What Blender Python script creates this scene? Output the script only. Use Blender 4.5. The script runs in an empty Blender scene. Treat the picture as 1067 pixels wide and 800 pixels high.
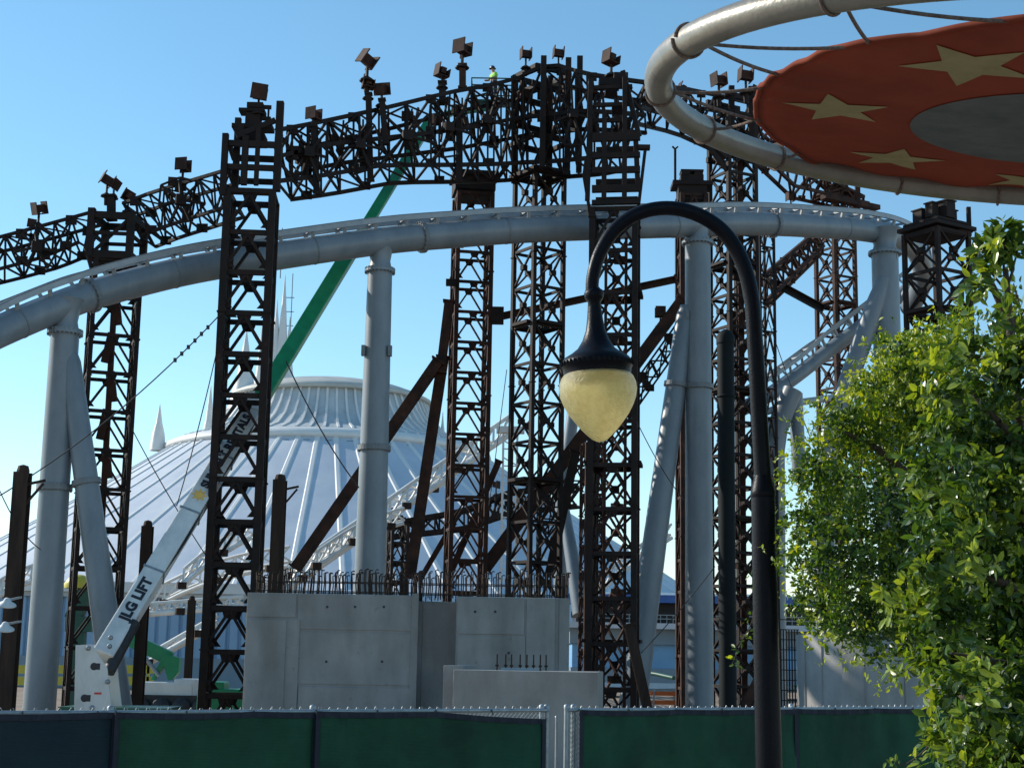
import bpy, math, random
import numpy as np
from mathutils import Vector, Matrix, Quaternion
R = math.radians
random.seed(7)
rng = np.random.default_rng(7)
sc = bpy.context.scene
col = sc.collection

# ------------------------------------------------------------------ camera
F, PITCH, ROLL, EYE = 1600.0, R(10), R(1.0), Vector((0, 0, 3))
fw = Vector((0, math.cos(PITCH), math.sin(PITCH)))
r0 = Vector((1, 0, 0)); u0 = r0.cross(fw)
rt = r0 * math.cos(ROLL) + u0 * math.sin(ROLL)
up = -r0 * math.sin(ROLL) + u0 * math.cos(ROLL)
cd = bpy.data.cameras.new('camera'); cam = bpy.data.objects.new('camera', cd); col.objects.link(cam)
cam.matrix_world = Matrix(((rt.x, up.x, -fw.x, 0), (rt.y, up.y, -fw.y, 0), (rt.z, up.z, -fw.z, 3), (0, 0, 0, 1)))
cd.sensor_width = 36; cd.lens = 36 * F / 1067; cd.clip_start = 0.1; cd.clip_end = 6000
sc.camera = cam

def P(px, py, Y):
    d = fw + rt * ((px - 533.5) / F) - up * ((py - 400) / F)
    return EYE + d * (Y / d.y)

# ------------------------------------------------------------------ world
w = bpy.data.worlds.new('World'); sc.world = w; w.use_nodes = True
nt = w.node_tree; nt.nodes.clear()
sky = nt.nodes.new('ShaderNodeTexSky'); sky.sky_type = 'NISHITA'; sky.sun_disc = False
SUN_EL, SUN_AZ = R(28), R(-66)          # azimuth from +Y towards +X
sky.sun_elevation = SUN_EL; sky.sun_rotation = SUN_AZ
sky.air_density = 1.0; sky.dust_density = 0.05; sky.ozone_density = 2.6; sky.altitude = 0
bg = nt.nodes.new('ShaderNodeBackground'); bg.inputs[1].default_value = 0.12
ow = nt.nodes.new('ShaderNodeOutputWorld')
hs = nt.nodes.new('ShaderNodeHueSaturation'); hs.inputs['Saturation'].default_value = 1.1; hs.inputs['Hue'].default_value = .485
nt.links.new(sky.outputs[0], hs.inputs['Color']); nt.links.new(hs.outputs[0], bg.inputs[0]); nt.links.new(bg.outputs[0], ow.inputs[0])
sd = Vector((math.sin(SUN_AZ) * math.cos(SUN_EL), math.cos(SUN_AZ) * math.cos(SUN_EL), math.sin(SUN_EL)))
sl = bpy.data.lights.new('sun', 'SUN'); sl.energy = 3.6; sl.angle = R(0.5); sl.color = (1, .93, .82)
so = bpy.data.objects.new('sun', sl); col.objects.link(so)
so.rotation_euler = sd.to_track_quat('Z', 'Y').to_euler(); so.location = (-50, 20, 60)
sc.view_settings.view_transform = 'Standard'; sc.view_settings.look = 'None'
sc.view_settings.exposure = 0.64; sc.view_settings.gamma = 1

# ------------------------------------------------------------------ materials
def mat(name, c1, c2=None, rough=.6, metal=0, scale=2.0, bump=0, streak=0, detail=6, lo=.35, hi=.65, c3=None, spec=.5, trans=0, bscale=None):
    m = bpy.data.materials.new(name); m.use_nodes = True
    n = m.node_tree; L = n.links; b = n.nodes['Principled BSDF']
    b.inputs['Roughness'].default_value = rough; b.inputs['Metallic'].default_value = metal
    b.inputs['Specular IOR Level'].default_value = spec
    tc = n.nodes.new('ShaderNodeTexCoord'); mp = n.nodes.new('ShaderNodeMapping')
    g = n.nodes.new('ShaderNodeNewGeometry')
    L.new(g.outputs['Position'], mp.inputs[0])
    if streak: mp.inputs['Scale'].default_value = (1, 1, streak)
    nz = n.nodes.new('ShaderNodeTexNoise'); nz.inputs['Scale'].default_value = scale; nz.inputs['Detail'].default_value = detail
    nz.inputs['Roughness'].default_value = .65
    L.new(mp.outputs[0], nz.inputs['Vector'])
    rp = n.nodes.new('ShaderNodeValToRGB'); rp.color_ramp.elements[0].position = lo; rp.color_ramp.elements[1].position = hi
    rp.color_ramp.elements[0].color = (*c1, 1); rp.color_ramp.elements[1].color = (*(c2 or c1), 1)
    if c3:
        e = rp.color_ramp.elements.new(min(.98, hi + .12)); e.color = (*c3, 1)
    L.new(nz.outputs['Fac'], rp.inputs[0]); L.new(rp.outputs[0], b.inputs['Base Color'])
    if bump:
        n2 = n.nodes.new('ShaderNodeTexNoise'); n2.inputs['Scale'].default_value = bscale or scale * 6; n2.inputs['Detail'].default_value = 5
        bp = n.nodes.new('ShaderNodeBump'); bp.inputs['Strength'].default_value = bump; bp.inputs['Distance'].default_value = .02
        L.new(g.outputs['Position'], n2.inputs['Vector']); L.new(n2.outputs['Fac'], bp.inputs['Height']); L.new(bp.outputs[0], b.inputs['Normal'])
    if trans:
        t = n.nodes.new('ShaderNodeBsdfTranslucent'); mx = n.nodes.new('ShaderNodeMixShader'); mx.inputs[0].default_value = trans
        L.new(rp.outputs[0], t.inputs[0]); L.new(b.outputs[0], mx.inputs[1]); L.new(t.outputs[0], mx.inputs[2])
        L.new(mx.outputs[0], n.nodes['Material Output'].inputs[0])
    return m
M = {}
M['steel'] = mat('dark_weathered_steel', (.007, .0045, .004), (.020, .0095, .0075), rough=.75, scale=1.6, bump=.3, c3=(.085, .034, .021), spec=.3)
M['rust'] = mat('rusted_steel', (.015, .0075, .006), (.062, .025, .016), rough=.8, scale=1.3, bump=.3, c3=(.22, .09, .058), spec=.3)
M['navysteel'] = mat('blue_black_steel', (.008, .009, .013), (.016, .015, .021), rough=.6, scale=2)
M['brownpost'] = mat('brown_soldier_pile', (.018, .012, .010), (.05, .030, .021), rough=.85, scale=3, streak=.15, bump=.4, spec=.3)
M['greenpost'] = mat('dark_green_grey_column', (.006, .010, .012), (.011, .016, .019), spec=.15, rough=.7, scale=1.5, streak=.3)
M['track'] = mat('grey_blue_paint', (.130, .165, .195), (.195, .23, .262), rough=.42, scale=.9, detail=8, streak=.4)
M['trackfl'] = mat('grey_flange_paint', (.12, .14, .155), (.17, .19, .21), rough=.5, scale=3)
M['rail'] = mat('pale_rail_paint', (.24, .275, .30), (.32, .35, .375), rough=.4, scale=2)
M['rubber'] = mat('black_trim', (.015, .015, .017), (.03, .03, .032), rough=.6, scale=5)
M['white'] = mat('white_paint', (.62, .61, .58), (.74, .73, .7), rough=.45, scale=.8, streak=.25, detail=8)
M['whiteboom'] = mat('white_boom_paint', (.50, .51, .50), (.68, .68, .66), rough=.4, scale=1.6, streak=.4, detail=8)
M['spacewhite'] = mat('white_panels_shade_tint', (.45, .50, .57), (.55, .59, .64), rough=.55, scale=.25, detail=8, streak=.5)  # white paint with the blue of shade and sky light mixed in
M['spacerib'] = mat('white_dome_ribs', (.62, .63, .62), (.70, .70, .69), rough=.5, scale=.5)
M['creamroof'] = mat('shaded_cream_roof', (.42, .42, .39), (.52, .52, .48), rough=.6, scale=.5, detail=8)  # cream darkened, the roof's shade is put into the colour
M['roofgrey'] = mat('stained_white_roof', (.36, .40, .42), (.54, .58, .6), rough=.6, scale=.35, streak=.25, detail=8)
M['green'] = mat('green_machine_paint', (.005, .19, .075), (.008, .25, .10), rough=.4, scale=2)
M['darkgreen'] = mat('dark_green_parts', (.004, .06, .04), (.006, .08, .05), rough=.5, scale=2)
M['lamp'] = mat('black_lamp_paint', (.003, .0035, .006), (.006, .006, .010), rough=.4, spec=.12, scale=12, bump=.12, bscale=90)
M['ringsteel'] = mat('beige_grey_ring_paint', (.20, .18, .145), (.29, .26, .215), rough=.36, metal=.3, scale=3.0, detail=8, bump=.12, c3=(.15, .11, .075), hi=.6, bscale=40)
M['rope'] = mat('brown_rope', (.10, .065, .05), (.26, .18, .14), rough=.9, scale=60, bump=.6)
M['star'] = mat('yellow_canvas_star', (.38, .33, .15), (.48, .41, .20), rough=.8, scale=9, trans=.3)
M['disc'] = mat('grey_canvas_disc', (.10, .12, .115), (.16, .175, .165), rough=.85, scale=6, trans=.25)
M['dirt'] = mat('site_dirt', (.16, .11, .08), (.30, .23, .17), rough=.95, scale=.4, bump=.4, detail=10)
M['paving'] = mat('pavement', (.18, .16, .15), (.26, .24, .22), rough=.9, scale=1.5, bump=.2)
M['galv'] = mat('galvanised_steel', (.22, .25, .27), (.33, .36, .38), rough=.5, metal=.5, scale=9)
M['hem'] = mat('navy_hem', (.008, .010, .020), (.014, .017, .03), rough=.8, scale=6)
M['yellow'] = mat('yellow_paint', (.5, .42, .04), (.6, .5, .06), rough=.5, scale=2)
M['hivis'] = mat('hi_vis_cloth', (.30, .75, .08), (.36, .8, .12), rough=.8, scale=20)
M['body'] = mat('navy_work_clothes', (.015, .02, .05), (.02, .03, .06), rough=.8, scale=20)
M['skin'] = mat('skin', (.35, .2, .13), (.4, .24, .16), rough=.6, scale=10)
M['helmet'] = mat('dark_helmet', (.03, .035, .05), (.04, .05, .06), rough=.3, scale=10)
M['orange'] = mat('orange_plastic', (.6, .14, .03), (.7, .18, .04), rough=.5, scale=3)
M['red'] = mat('red_paint', (.5, .03, .03), (.6, .05, .04), rough=.5, scale=3)
M['pink'] = mat('pink_flowers', (.55, .12, .25), (.7, .35, .4), rough=.8, scale=3)
M['blueband'] = mat('bright_blue_fascia', (.03, .10, .34), (.04, .13, .40), rough=.4, scale=1)
M['bluewall'] = mat('pale_blue_wall', (.14, .32, .54), (.18, .38, .60), rough=.6, scale=.5)
M['tealwall'] = mat('grey_blue_wall', (.17, .24, .30), (.21, .28, .34), rough=.6, scale=.5)
M['dark'] = mat('dark_recess', (.012, .014, .02), (.02, .022, .03), rough=.5, scale=1)
M['text'] = mat('black_lettering', (.012, .013, .02), (.02, .02, .03), rough=.6, scale=5)
M['sunlogo'] = mat('orange_logo', (.75, .42, .08), (.8, .46, .1), rough=.6, scale=5)
M['bark'] = mat('bark', (.04, .03, .02), (.09, .065, .045), rough=.9, scale=20, bump=.6)
M['glassdark'] = mat('dark_glass', (.02, .03, .04), (.03, .04, .05), rough=.08, scale=1)

def concrete(name, c1, c2):
    m = mat(name, c1, c2, rough=.85, scale=.9, detail=12, bump=.35, lo=.3, hi=.7, bscale=18)
    n = m.node_tree; L = n.links; b = n.nodes['Principled BSDF']
    rp = [x for x in n.nodes if x.type == 'VALTORGB'][0]
    g = [x for x in n.nodes if x.type == 'NEW_GEOMETRY'][0]
    mp = n.nodes.new('ShaderNodeMapping'); mp.inputs['Scale'].default_value = (.9, .9, .22)
    L.new(g.outputs['Position'], mp.inputs[0])
    nz = n.nodes.new('ShaderNodeTexNoise'); nz.inputs['Scale'].default_value = 1.3; nz.inputs['Detail'].default_value = 8
    L.new(mp.outputs[0], nz.inputs['Vector'])
    r2 = n.nodes.new('ShaderNodeValToRGB'); r2.color_ramp.elements[0].position = .35; r2.color_ramp.elements[1].position = .6
    r2.color_ramp.elements[0].color = (.70, .69, .67, 1); r2.color_ramp.elements[1].color = (1, 1, 1, 1)
    L.new(nz.outputs['Fac'], r2.inputs[0])
    # blotchy spatter stains
    n3 = n.nodes.new('ShaderNodeTexNoise'); n3.inputs['Scale'].default_value = 4.5; n3.inputs['Detail'].default_value = 4
    L.new(g.outputs['Position'], n3.inputs['Vector'])
    r3 = n.nodes.new('ShaderNodeValToRGB'); r3.color_ramp.elements[0].position = .22; r3.color_ramp.elements[1].position = .34
    r3.color_ramp.elements[0].color = (.72, .70, .67, 1); r3.color_ramp.elements[1].color = (1, 1, 1, 1)
    L.new(n3.outputs['Fac'], r3.inputs[0])
    a = n.nodes.new('ShaderNodeMix'); a.data_type = 'RGBA'; a.blend_type = 'MULTIPLY'; a.inputs[0].default_value = 1
    c = n.nodes.new('ShaderNodeMix'); c.data_type = 'RGBA'; c.blend_type = 'MULTIPLY'; c.inputs[0].default_value = 1
    L.new(rp.outputs[0], a.inputs[6]); L.new(r2.outputs[0], a.inputs[7])
    L.new(a.outputs[2], c.inputs[6]); L.new(r3.outputs[0], c.inputs[7]); L.new(c.outputs[2], b.inputs['Base Color'])
    return m
M['conc'] = concrete('cast_concrete', (.22, .225, .22), (.29, .29, .285))
M['concwarm'] = concrete('smooth_cast_concrete', (.26, .245, .23), (.33, .315, .30))

def fabric_red():
    m = mat('red_canvas', (.25, .048, .022), (.34, .072, .032), rough=.9, scale=2.2, bump=.1, trans=.38, bscale=300)
    return m
M['redfab'] = fabric_red()
def scrim(name, c1, c2):
    m = mat(name, c1, c2, rough=.75, scale=1.2, detail=8, trans=.2)
    n = m.node_tree; L = n.links; b = n.nodes['Principled BSDF']
    g = [x for x in n.nodes if x.type == 'NEW_GEOMETRY'][0]
    wv = n.nodes.new('ShaderNodeTexWave'); wv.inputs['Scale'].default_value = 22; wv.bands_direction = 'Z'
    wv.inputs['Distortion'].default_value = 2.5; wv.inputs['Detail'].default_value = 3
    L.new(g.outputs['Position'], wv.inputs['Vector'])
    bp = n.nodes.new('ShaderNodeBump'); bp.inputs['Strength'].default_value = .35; bp.inputs['Distance'].default_value = .01
    L.new(wv.outputs['Fac'], bp.inputs['Height']); L.new(bp.outputs[0], b.inputs['Normal'])
    return m
M['scrim'] = scrim('green_privacy_mesh', (.003, .042, .019), (.008, .082, .038))
M['scrimdark'] = scrim('navy_privacy_mesh', (.004, .018, .028), (.006, .028, .036))
def leafmat(name, c1, c2, c3, tr, gloss):
    m = bpy.data.materials.new(name); m.use_nodes = True
    n = m.node_tree; L = n.links; b = n.nodes['Principled BSDF']
    at = n.nodes.new('ShaderNodeAttribute'); at.attribute_name = 'tint'
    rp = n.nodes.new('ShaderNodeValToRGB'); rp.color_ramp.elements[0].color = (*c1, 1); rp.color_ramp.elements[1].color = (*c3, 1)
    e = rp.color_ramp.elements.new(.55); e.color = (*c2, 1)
    L.new(at.outputs['Fac'], rp.inputs[0]); L.new(rp.outputs[0], b.inputs['Base Color'])
    b.inputs['Roughness'].default_value = gloss
    t = n.nodes.new('ShaderNodeBsdfTranslucent'); mx = n.nodes.new('ShaderNodeMixShader'); mx.inputs[0].default_value = tr
    mm = n.nodes.new('ShaderNodeMix'); mm.data_type = 'RGBA'; mm.blend_type = 'MULTIPLY'; mm.inputs[0].default_value = 1
    L.new(rp.outputs[0], mm.inputs[6]); mm.inputs[7].default_value = (2.4, 2.1, .5, 1)
    L.new(mm.outputs[2], t.inputs[0]); L.new(b.outputs[0], mx.inputs[1]); L.new(t.outputs[0], mx.inputs[2])
    L.new(mx.outputs[0], n.nodes['Material Output'].inputs[0])
    return m
M['leafbig'] = leafmat('glossy_leaf', (.012, .036, .010), (.055, .115, .018), (.22, .29, .04), .34, .30)
M['leafsmall'] = leafmat('small_leaf', (.010, .034, .008), (.065, .14, .016), (.30, .36, .03), .38, .38)
M['leaffar'] = leafmat('far_leaf', (.02, .05, .02), (.04, .09, .03), (.07, .12, .04), .3, .6)

def globe_mat():
    m = mat('yellowed_textured_glass', (.80, .68, .34), (.93, .83, .50), rough=.3, scale=26, detail=8, bump=.8, trans=.6, bscale=70)
    m.node_tree.nodes['Principled BSDF'].inputs['Transmission Weight'].default_value = .55
    m.node_tree.nodes['Principled BSDF'].inputs['IOR'].default_value = 1.15
    for x in m.node_tree.nodes:
        if x.type == 'BUMP': x.inputs['Distance'].default_value = .012
    return m
M['globe'] = globe_mat()
def corr_mat():
    return mat('blue_corrugated_metal', (.20, .34, .50), (.27, .42, .58), rough=.5, scale=.4, streak=.3)
M['corr'] = corr_mat()

# ------------------------------------------------------------------ mesh builder
class MB:
    def __init__(s): s.v = []; s.f = []; s.sm = []
    def add(s, vs, fs, smooth=False):
        o = len(s.v); s.v += [tuple(x) for x in vs]; s.f += [tuple(i + o for i in f) for f in fs]; s.sm += [smooth] * len(fs); return s
    def beam(s, a, b, w=.1, h=None, upv=None):
        a = Vector(a); b = Vector(b); h = h or w; d = b - a
        if d.length < 1e-6: return s
        d.normalize(); uv = Vector(upv) if upv is not None else Vector((0, 0, 1))
        if abs(d.dot(uv)) > .98: uv = Vector((0, 1, 0))
        x = d.cross(uv).normalized(); y = x.cross(d)
        vs = [p + x * (i * w / 2) + y * (j * h / 2) for p in (a, b) for i, j in ((-1, -1), (1, -1), (1, 1), (-1, 1))]
        return s.add(vs, [(0, 1, 2, 3), (7, 6, 5, 4), (0, 4, 5, 1), (1, 5, 6, 2), (2, 6, 7, 3), (3, 7, 4, 0)])
    def ibeam(s, a, b, w, h, t=.03, upv=(0, 0, 1)):
        a = Vector(a); b = Vector(b); d = (b - a).normalized(); uv = Vector(upv)
        if abs(d.dot(uv)) > .98: uv = Vector((0, 1, 0))
        x = d.cross(uv).normalized(); y = x.cross(d)
        s.beam(a + y * (h / 2 - t / 2), b + y * (h / 2 - t / 2), w, t, upv); s.beam(a - y * (h / 2 - t / 2), b - y * (h / 2 - t / 2), w, t, upv)
        return s.beam(a, b, t, h - 2 * t - .004, upv)
    def box(s, c, size, rz=0):
        c = Vector(c); hx, hy, hz = (k / 2 for k in size); cs, sn = math.cos(rz), math.sin(rz)
        vs = [c + Vector((x * cs - y * sn, x * sn + y * cs, z)) for z in (-hz, hz) for x, y in ((-hx, -hy), (hx, -hy), (hx, hy), (-hx, hy))]
        return s.add(vs, [(3, 2, 1, 0), (4, 5, 6, 7), (0, 1, 5, 4), (1, 2, 6, 5), (2, 3, 7, 6), (3, 0, 4, 7)])
    def tube(s, pts, rad, n=12, caps=True, squash=1):
        pts = [Vector(p) for p in pts]; m = len(pts)
        if not hasattr(rad, '__len__'): rad = [rad] * m
        vs = []; x = None
        for i, p in enumerate(pts):
            d = (pts[min(i + 1, m - 1)] - pts[max(i - 1, 0)]).normalized()
            if x is None:
                uv = Vector((0, 0, 1)) if abs(d.z) < .9 else Vector((0, 1, 0)); x = d.cross(uv).normalized()
            else: x = (x - d * x.dot(d)).normalized()
            y = x.cross(d)
            for k in range(n):
                a = 2 * math.pi * k / n; vs.append(p + x * (math.cos(a) * rad[i]) + y * (math.sin(a) * rad[i] * squash))
        fs = [(i * n + k, i * n + (k + 1) % n, (i + 1) * n + (k + 1) % n, (i + 1) * n + k) for i in range(m - 1) for k in range(n)]
        s.add(vs, fs, True)
        if caps:
            s.add(vs[:n], [tuple(range(n))]); s.add(vs[-n:], [tuple(range(n - 1, -1, -1))])
        return s
    def lathe(s, c, prof, n=32, smooth=True, axis=None):
        c = Vector(c); q = Vector((0, 0, 1)).rotation_difference(Vector(axis).normalized()) if axis is not None else None
        vs = []
        for r_, z in prof:
            for k in range(n):
                a = 2 * math.pi * k / n; p = Vector((r_ * math.cos(a), r_ * math.sin(a), z))
                if q: p = q @ p
                vs.append(c + p)
        fs = [(i * n + k, i * n + (k + 1) % n, (i + 1) * n + (k + 1) % n, (i + 1) * n + k) for i in range(len(prof) - 1) for k in range(n)]
        return s.add(vs, fs, smooth)
    def plate(s, pts, thick, nrm):
        pts = [Vector(p) for p in pts]; nv = Vector(nrm).normalized() * thick / 2; k = len(pts)
        vs = [p - nv for p in pts] + [p + nv for p in pts]
        return s.add(vs, [tuple(range(k - 1, -1, -1)), tuple(range(k, 2 * k))] + [(i, (i + 1) % k, k + (i + 1) % k, k + i) for i in range(k)])
    def build(s, name, m, parent=None, label=None, bevel=0):
        me = bpy.data.meshes.new(name); off = parent_loc(parent)
        me.from_pydata([(x - off[0], y - off[1], z - off[2]) for x, y, z in s.v], [], s.f)
        me.polygons.foreach_set('use_smooth', s.sm); me.materials.append(M[m] if isinstance(m, str) else m); me.update()
        o = bpy.data.objects.new(name, me); col.objects.link(o)
        if parent: o.parent = parent
        if label: o['label'] = label
        if bevel:
            b = o.modifiers.new('bevel', 'BEVEL'); b.width = bevel; b.segments = 2; b.limit_method = 'ANGLE'
        return o
def build_each(mb, name, m, parent, label=None):
    # one object per separate piece (pieces whose boxes touch stay together)
    n = len(mb.v); par = list(range(n))
    def find(i):
        while par[i] != i: par[i] = par[par[i]]; i = par[i]
        return i
    for f in mb.f:
        for q in f[1:]: par[find(q)] = find(f[0])
    isl = {}
    for fi, f in enumerate(mb.f): isl.setdefault(find(f[0]), []).append(fi)
    gr = []
    for k, fl in isl.items():
        vs = [mb.v[i] for fi in fl for i in mb.f[fi]]
        gr.append([fl, [min(v[a] for v in vs) - .006 for a in range(3)], [max(v[a] for v in vs) + .006 for a in range(3)]])
    ch = True
    while ch:
        ch = False
        for i in range(len(gr)):
            for j in range(i + 1, len(gr)):
                if all(gr[i][1][a] <= gr[j][2][a] and gr[j][1][a] <= gr[i][2][a] for a in range(3)):
                    gr[i] = [gr[i][0] + gr[j][0], [min(gr[i][1][a], gr[j][1][a]) for a in range(3)], [max(gr[i][2][a], gr[j][2][a]) for a in range(3)]]
                    gr.pop(j); ch = True; break
            if ch: break
    out = []
    for fl, _, _ in gr:
        b = MB(); mp = {}
        for fi in fl:
            f = []
            for i in mb.f[fi]:
                if i not in mp: mp[i] = len(b.v); b.v.append(mb.v[i])
                f.append(mp[i])
            b.f.append(tuple(f)); b.sm.append(mb.sm[fi])
        out.append(b.build(name, m, parent, label))
    return out
def parent_loc(p):
    v = Vector((0, 0, 0))
    while p: v += p.location; p = p.parent
    return v
def tag(o, label, cat, group=None, kind=None):
    if label: o['label'] = label
    if cat: o['category'] = cat
    if group: o['group'] = group
    if kind: o['kind'] = kind
    return o
def thing(name, label, cat, loc=(0, 0, 0), group=None):
    o = bpy.data.objects.new(name, None); o.location = loc; o.empty_display_size = .2; col.objects.link(o)
    return tag(o, label, cat, group)
def struct(name, mb, m):
    o = mb.build(name, m); o['kind'] = 'structure'; return o
def lerp(a, b, t): return a + (b - a) * t
def catmull(pts, per=8):
    pts = [Vector(p) for p in pts]; out = []
    for i in range(len(pts) - 1):
        p0 = pts[max(i - 1, 0)]; p1 = pts[i]; p2 = pts[i + 1]; p3 = pts[min(i + 2, len(pts) - 1)]
        for k in range(per):
            t = k / per
            out.append(.5 * ((2 * p1) + (p2 - p0) * t + (2 * p0 - 5 * p1 + 4 * p2 - p3) * t * t + (3 * p1 - p0 - 3 * p2 + p3) * t ** 3))
    out.append(pts[-1]); return out
def resample(pts, step):
    out = [pts[0]]; acc = 0
    for a, b in zip(pts[:-1], pts[1:]):
        L = (b - a).length; t = step - acc
        while t <= L:
            out.append(a.lerp(b, t / L)); t += step
        acc = L - (t - step)
    return out
def text_mesh(s, size, origin, xdir, nrm, m, parent, name, label=None, off=.012):
    cu = bpy.data.curves.new(name, 'FONT'); cu.body = s; cu.size = size; cu.extrude = .012; cu.offset = off * size
    cu.space_character = 1.05
    o = bpy.data.objects.new(name, cu)
    col.objects.link(o)
    dg = bpy.context.evaluated_depsgraph_get(); me = bpy.data.meshes.new_from_object(o.evaluated_get(dg))
    bpy.data.objects.remove(o)
    x = Vector(xdir).normalized(); z = Vector(nrm).normalized(); y = z.cross(x)
    mm = Matrix(((x.x, y.x, z.x, 0), (x.y, y.y, z.y, 0), (x.z, y.z, z.z, 0), (0, 0, 0, 1)))
    me.transform(Matrix.Translation(Vector(origin) - parent_loc(parent)) @ mm)
    me.name = name; me.materials.clear(); me.materials.append(M[m])
    n = bpy.data.objects.new(name, me); col.objects.link(n); n.parent = parent
    if label: n['label'] = label
    return n

# ------------------------------------------------------------------ ground
g = MB(); N = 40
def gz(x, y): return 0.0
g.add([(-1500, -60, 0), (1500, -60, 0), (1500, 3000, 0), (-1500, 3000, 0)], [(0, 1, 2, 3)])
struct('ground', g, 'dirt')
g = MB(); g.add([(-60, -20, .004), (60, -20, .004), (60, 12.5, .004), (-60, 12.5, .004)], [(0, 1, 2, 3)])
struct('pavement', g, 'paving')
# low earth mounds on the site
g = MB()
vs = []; nx, ny = 60, 16
for j in range(ny):
    for i in range(nx):
        x = -14 + 38 * i / (nx - 1); y = 84 + 22 * j / (ny - 1)
        e = min(i, nx - 1 - i, j, ny - 1 - j) / 4
        z = (-.05 if e == 0 else min(1, e) * (.35 + .3 * math.sin(x * .55 + y * .2) + .2 * math.sin(x * 1.3 - y * .6) + .08 * random.random()))
        vs.append((x, y, z))
g.add(vs, [(j * nx + i, j * nx + i + 1, (j + 1) * nx + i + 1, (j + 1) * nx + i) for j in range(ny - 1) for i in range(nx - 1)], True)
struct('terrain', g, 'dirt')

# ------------------------------------------------------------------ towers
def tower(label, px, py, Y, wid, top_py, yaw=0, panel=1.5, leg=.28, br=.13, style='K', style2=None, mt='steel', group='lattice steel support towers', wd=None, name='lattice_tower', extra=None, legtops=None, zb=0):
    c = P(px, py, Y); c.z = 0; wd = wd or wid
    zt = P(px, top_py, Y).z
    root = thing(name, label, 'tower', c, group)
    cs, sn = math.cos(R(yaw)), math.sin(R(yaw))
    def W(x, y, z): return Vector((c.x + x * cs - y * sn, c.y + x * sn + y * cs, z))
    cor = [(-wid / 2, -wd / 2), (wid / 2, -wd / 2), (wid / 2, wd / 2), (-wid / 2, wd / 2)]
    ax = Vector((cs, sn, 0))
    for i, (x, y) in enumerate(cor):
        z2 = zt if not legtops else P(px, legtops[i], Y).z
        m = MB(); m.beam(W(x, y, zb), W(x, y, z2), leg, leg, upv=ax)
        for zz in np.arange(zb + 3, z2, 6.0): m.box(W(x, y, zz), (leg + .07, leg + .07, .05), R(yaw))
        build_each(m, 'leg', mt, root)
    n = max(2, round((zt - zb) / panel)); h = (zt - zb) / n
    for f in range(4):
        a = cor[f]; b = cor[(f + 1) % 4]; m = MB()
        mid = ((a[0] + b[0]) / 2, (a[1] + b[1]) / 2)
        nrm = Vector((mid[0], mid[1], 0)).normalized(); nrm = Vector((nrm.x * cs - nrm.y * sn, nrm.x * sn + nrm.y * cs, 0))
        for k in range(n):
            z0 = zb + k * h; z1 = z0 + h; sty = style if f == 0 or not style2 else style2
            m.beam(W(*a, z1 - br / 2), W(*b, z1 - br / 2), br * .8, br * 1.15)
            if sty == 'K':
                m.beam(W(*mid, z1 - br), W(*a, z0 + .05), br * .6, br * .95, upv=nrm); m.beam(W(*mid, z1 - br), W(*b, z0 + .05), br * .62, br * .95, upv=nrm)
                t = (Vector((b[0] - a[0], b[1] - a[1], 0))).normalized() * (br * 1.9); t = Vector((t.x * cs - t.y * sn, t.x * sn + t.y * cs, 0))
                q = W(*mid, z1 - br * .4)
                m.plate([q - t, q + t, q + t * .6 - Vector((0, 0, br * 2.3)), q - t * .6 - Vector((0, 0, br * 2.3))], br * .25, nrm)
                for e, sg in ((a, 1), (b, -1)):
                    q = W(*e, z0 + .1) + t * sg * .35
                    m.plate([q, q + t * sg * .9, q + Vector((0, 0, br * 2.2))], br * .22, nrm)
            else:
                m.beam(W(*a, z0), W(*b, z1), br * .6, br * .85, upv=nrm); m.beam(W(*b, z0), W(*a, z1), br * .62, br * .85, upv=nrm)
                q = W(*mid, (z0 + z1) / 2)
                m.box(q, (br * 2.2, br * 2.2, br * 2.0), R(yaw))
                if k % 4 == 1: m.box(W(*mid, z1 + .05), (wid * .8 if f % 2 == 0 else wid * .3, wid * .3 if f % 2 == 0 else wid * .8, .14), R(yaw))
        m.build('bracing', mt, root)
    if extra: extra(root, W, zt)
    return root, W, zt
def zpx(px, py, Y): return P(px, py, Y).z

# first tower behind the track at left (T1)
def head1(root, W, zt):
    # rectangular cap frame, four heavy posts on a cross frame
    m = MB(); z0 = zpx(118, 272, 60); z1 = zpx(118, 228, 60)
    cr = [(-1.15, -.75), (.35, -1.1), (1.05, .45), (-.45, .85)]
    for x, y in cr: MB().beam(W(x, y, z0 - .1), W(x, y, z1 + (.1 if x < -1 else 0)), .27).build('post', 'steel', root)
    for i in range(4):
        a = cr[i]; b = cr[(i + 1) % 4]
        m.beam(W(*a, z0), W(*b, z0), .22, .3); m.beam(W(*a, z1 - .15), W(*b, z1 - .15), .2, .26)
        m.beam(W(*a, (z0 + z1) / 2), W(*b, (z0 + z1) / 2), .1, .14)
    m.beam(W(-1.1, -.7, z0), W(.3, -1.0, z1 - .2), .12)
    m.beam(W(.35, -1.1, z0 + .1), W(1.5, .2, z0 - .3), .14); m.beam(W(-1.3, -.8, z0 + .2), W(-.7, -.7, z0 - 1.5), .14)
    m.box(W(0, 0, z0 - .25), (1.9, 1.7, .16), R(18)); m.beam(W(-1.0, 0, z0 - .3), W(2.0, .3, z0 - .5), .3, .16)
    build_each(m, 'head_frame', 'steel', root)
    m = MB()
    for k in range(7):
        z = zpx(110, 330 + 40 * k, 60)
        m.beam(W(0, 0, z + .9), W(.2 * (-1) ** k, .1, z - .3), .32, .22)
    m.beam(W(.1, .2, 4), W(.0, .1, zt - 1), .2)
    build_each(m, 'inner_bracing', 'rust', root)
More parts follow.
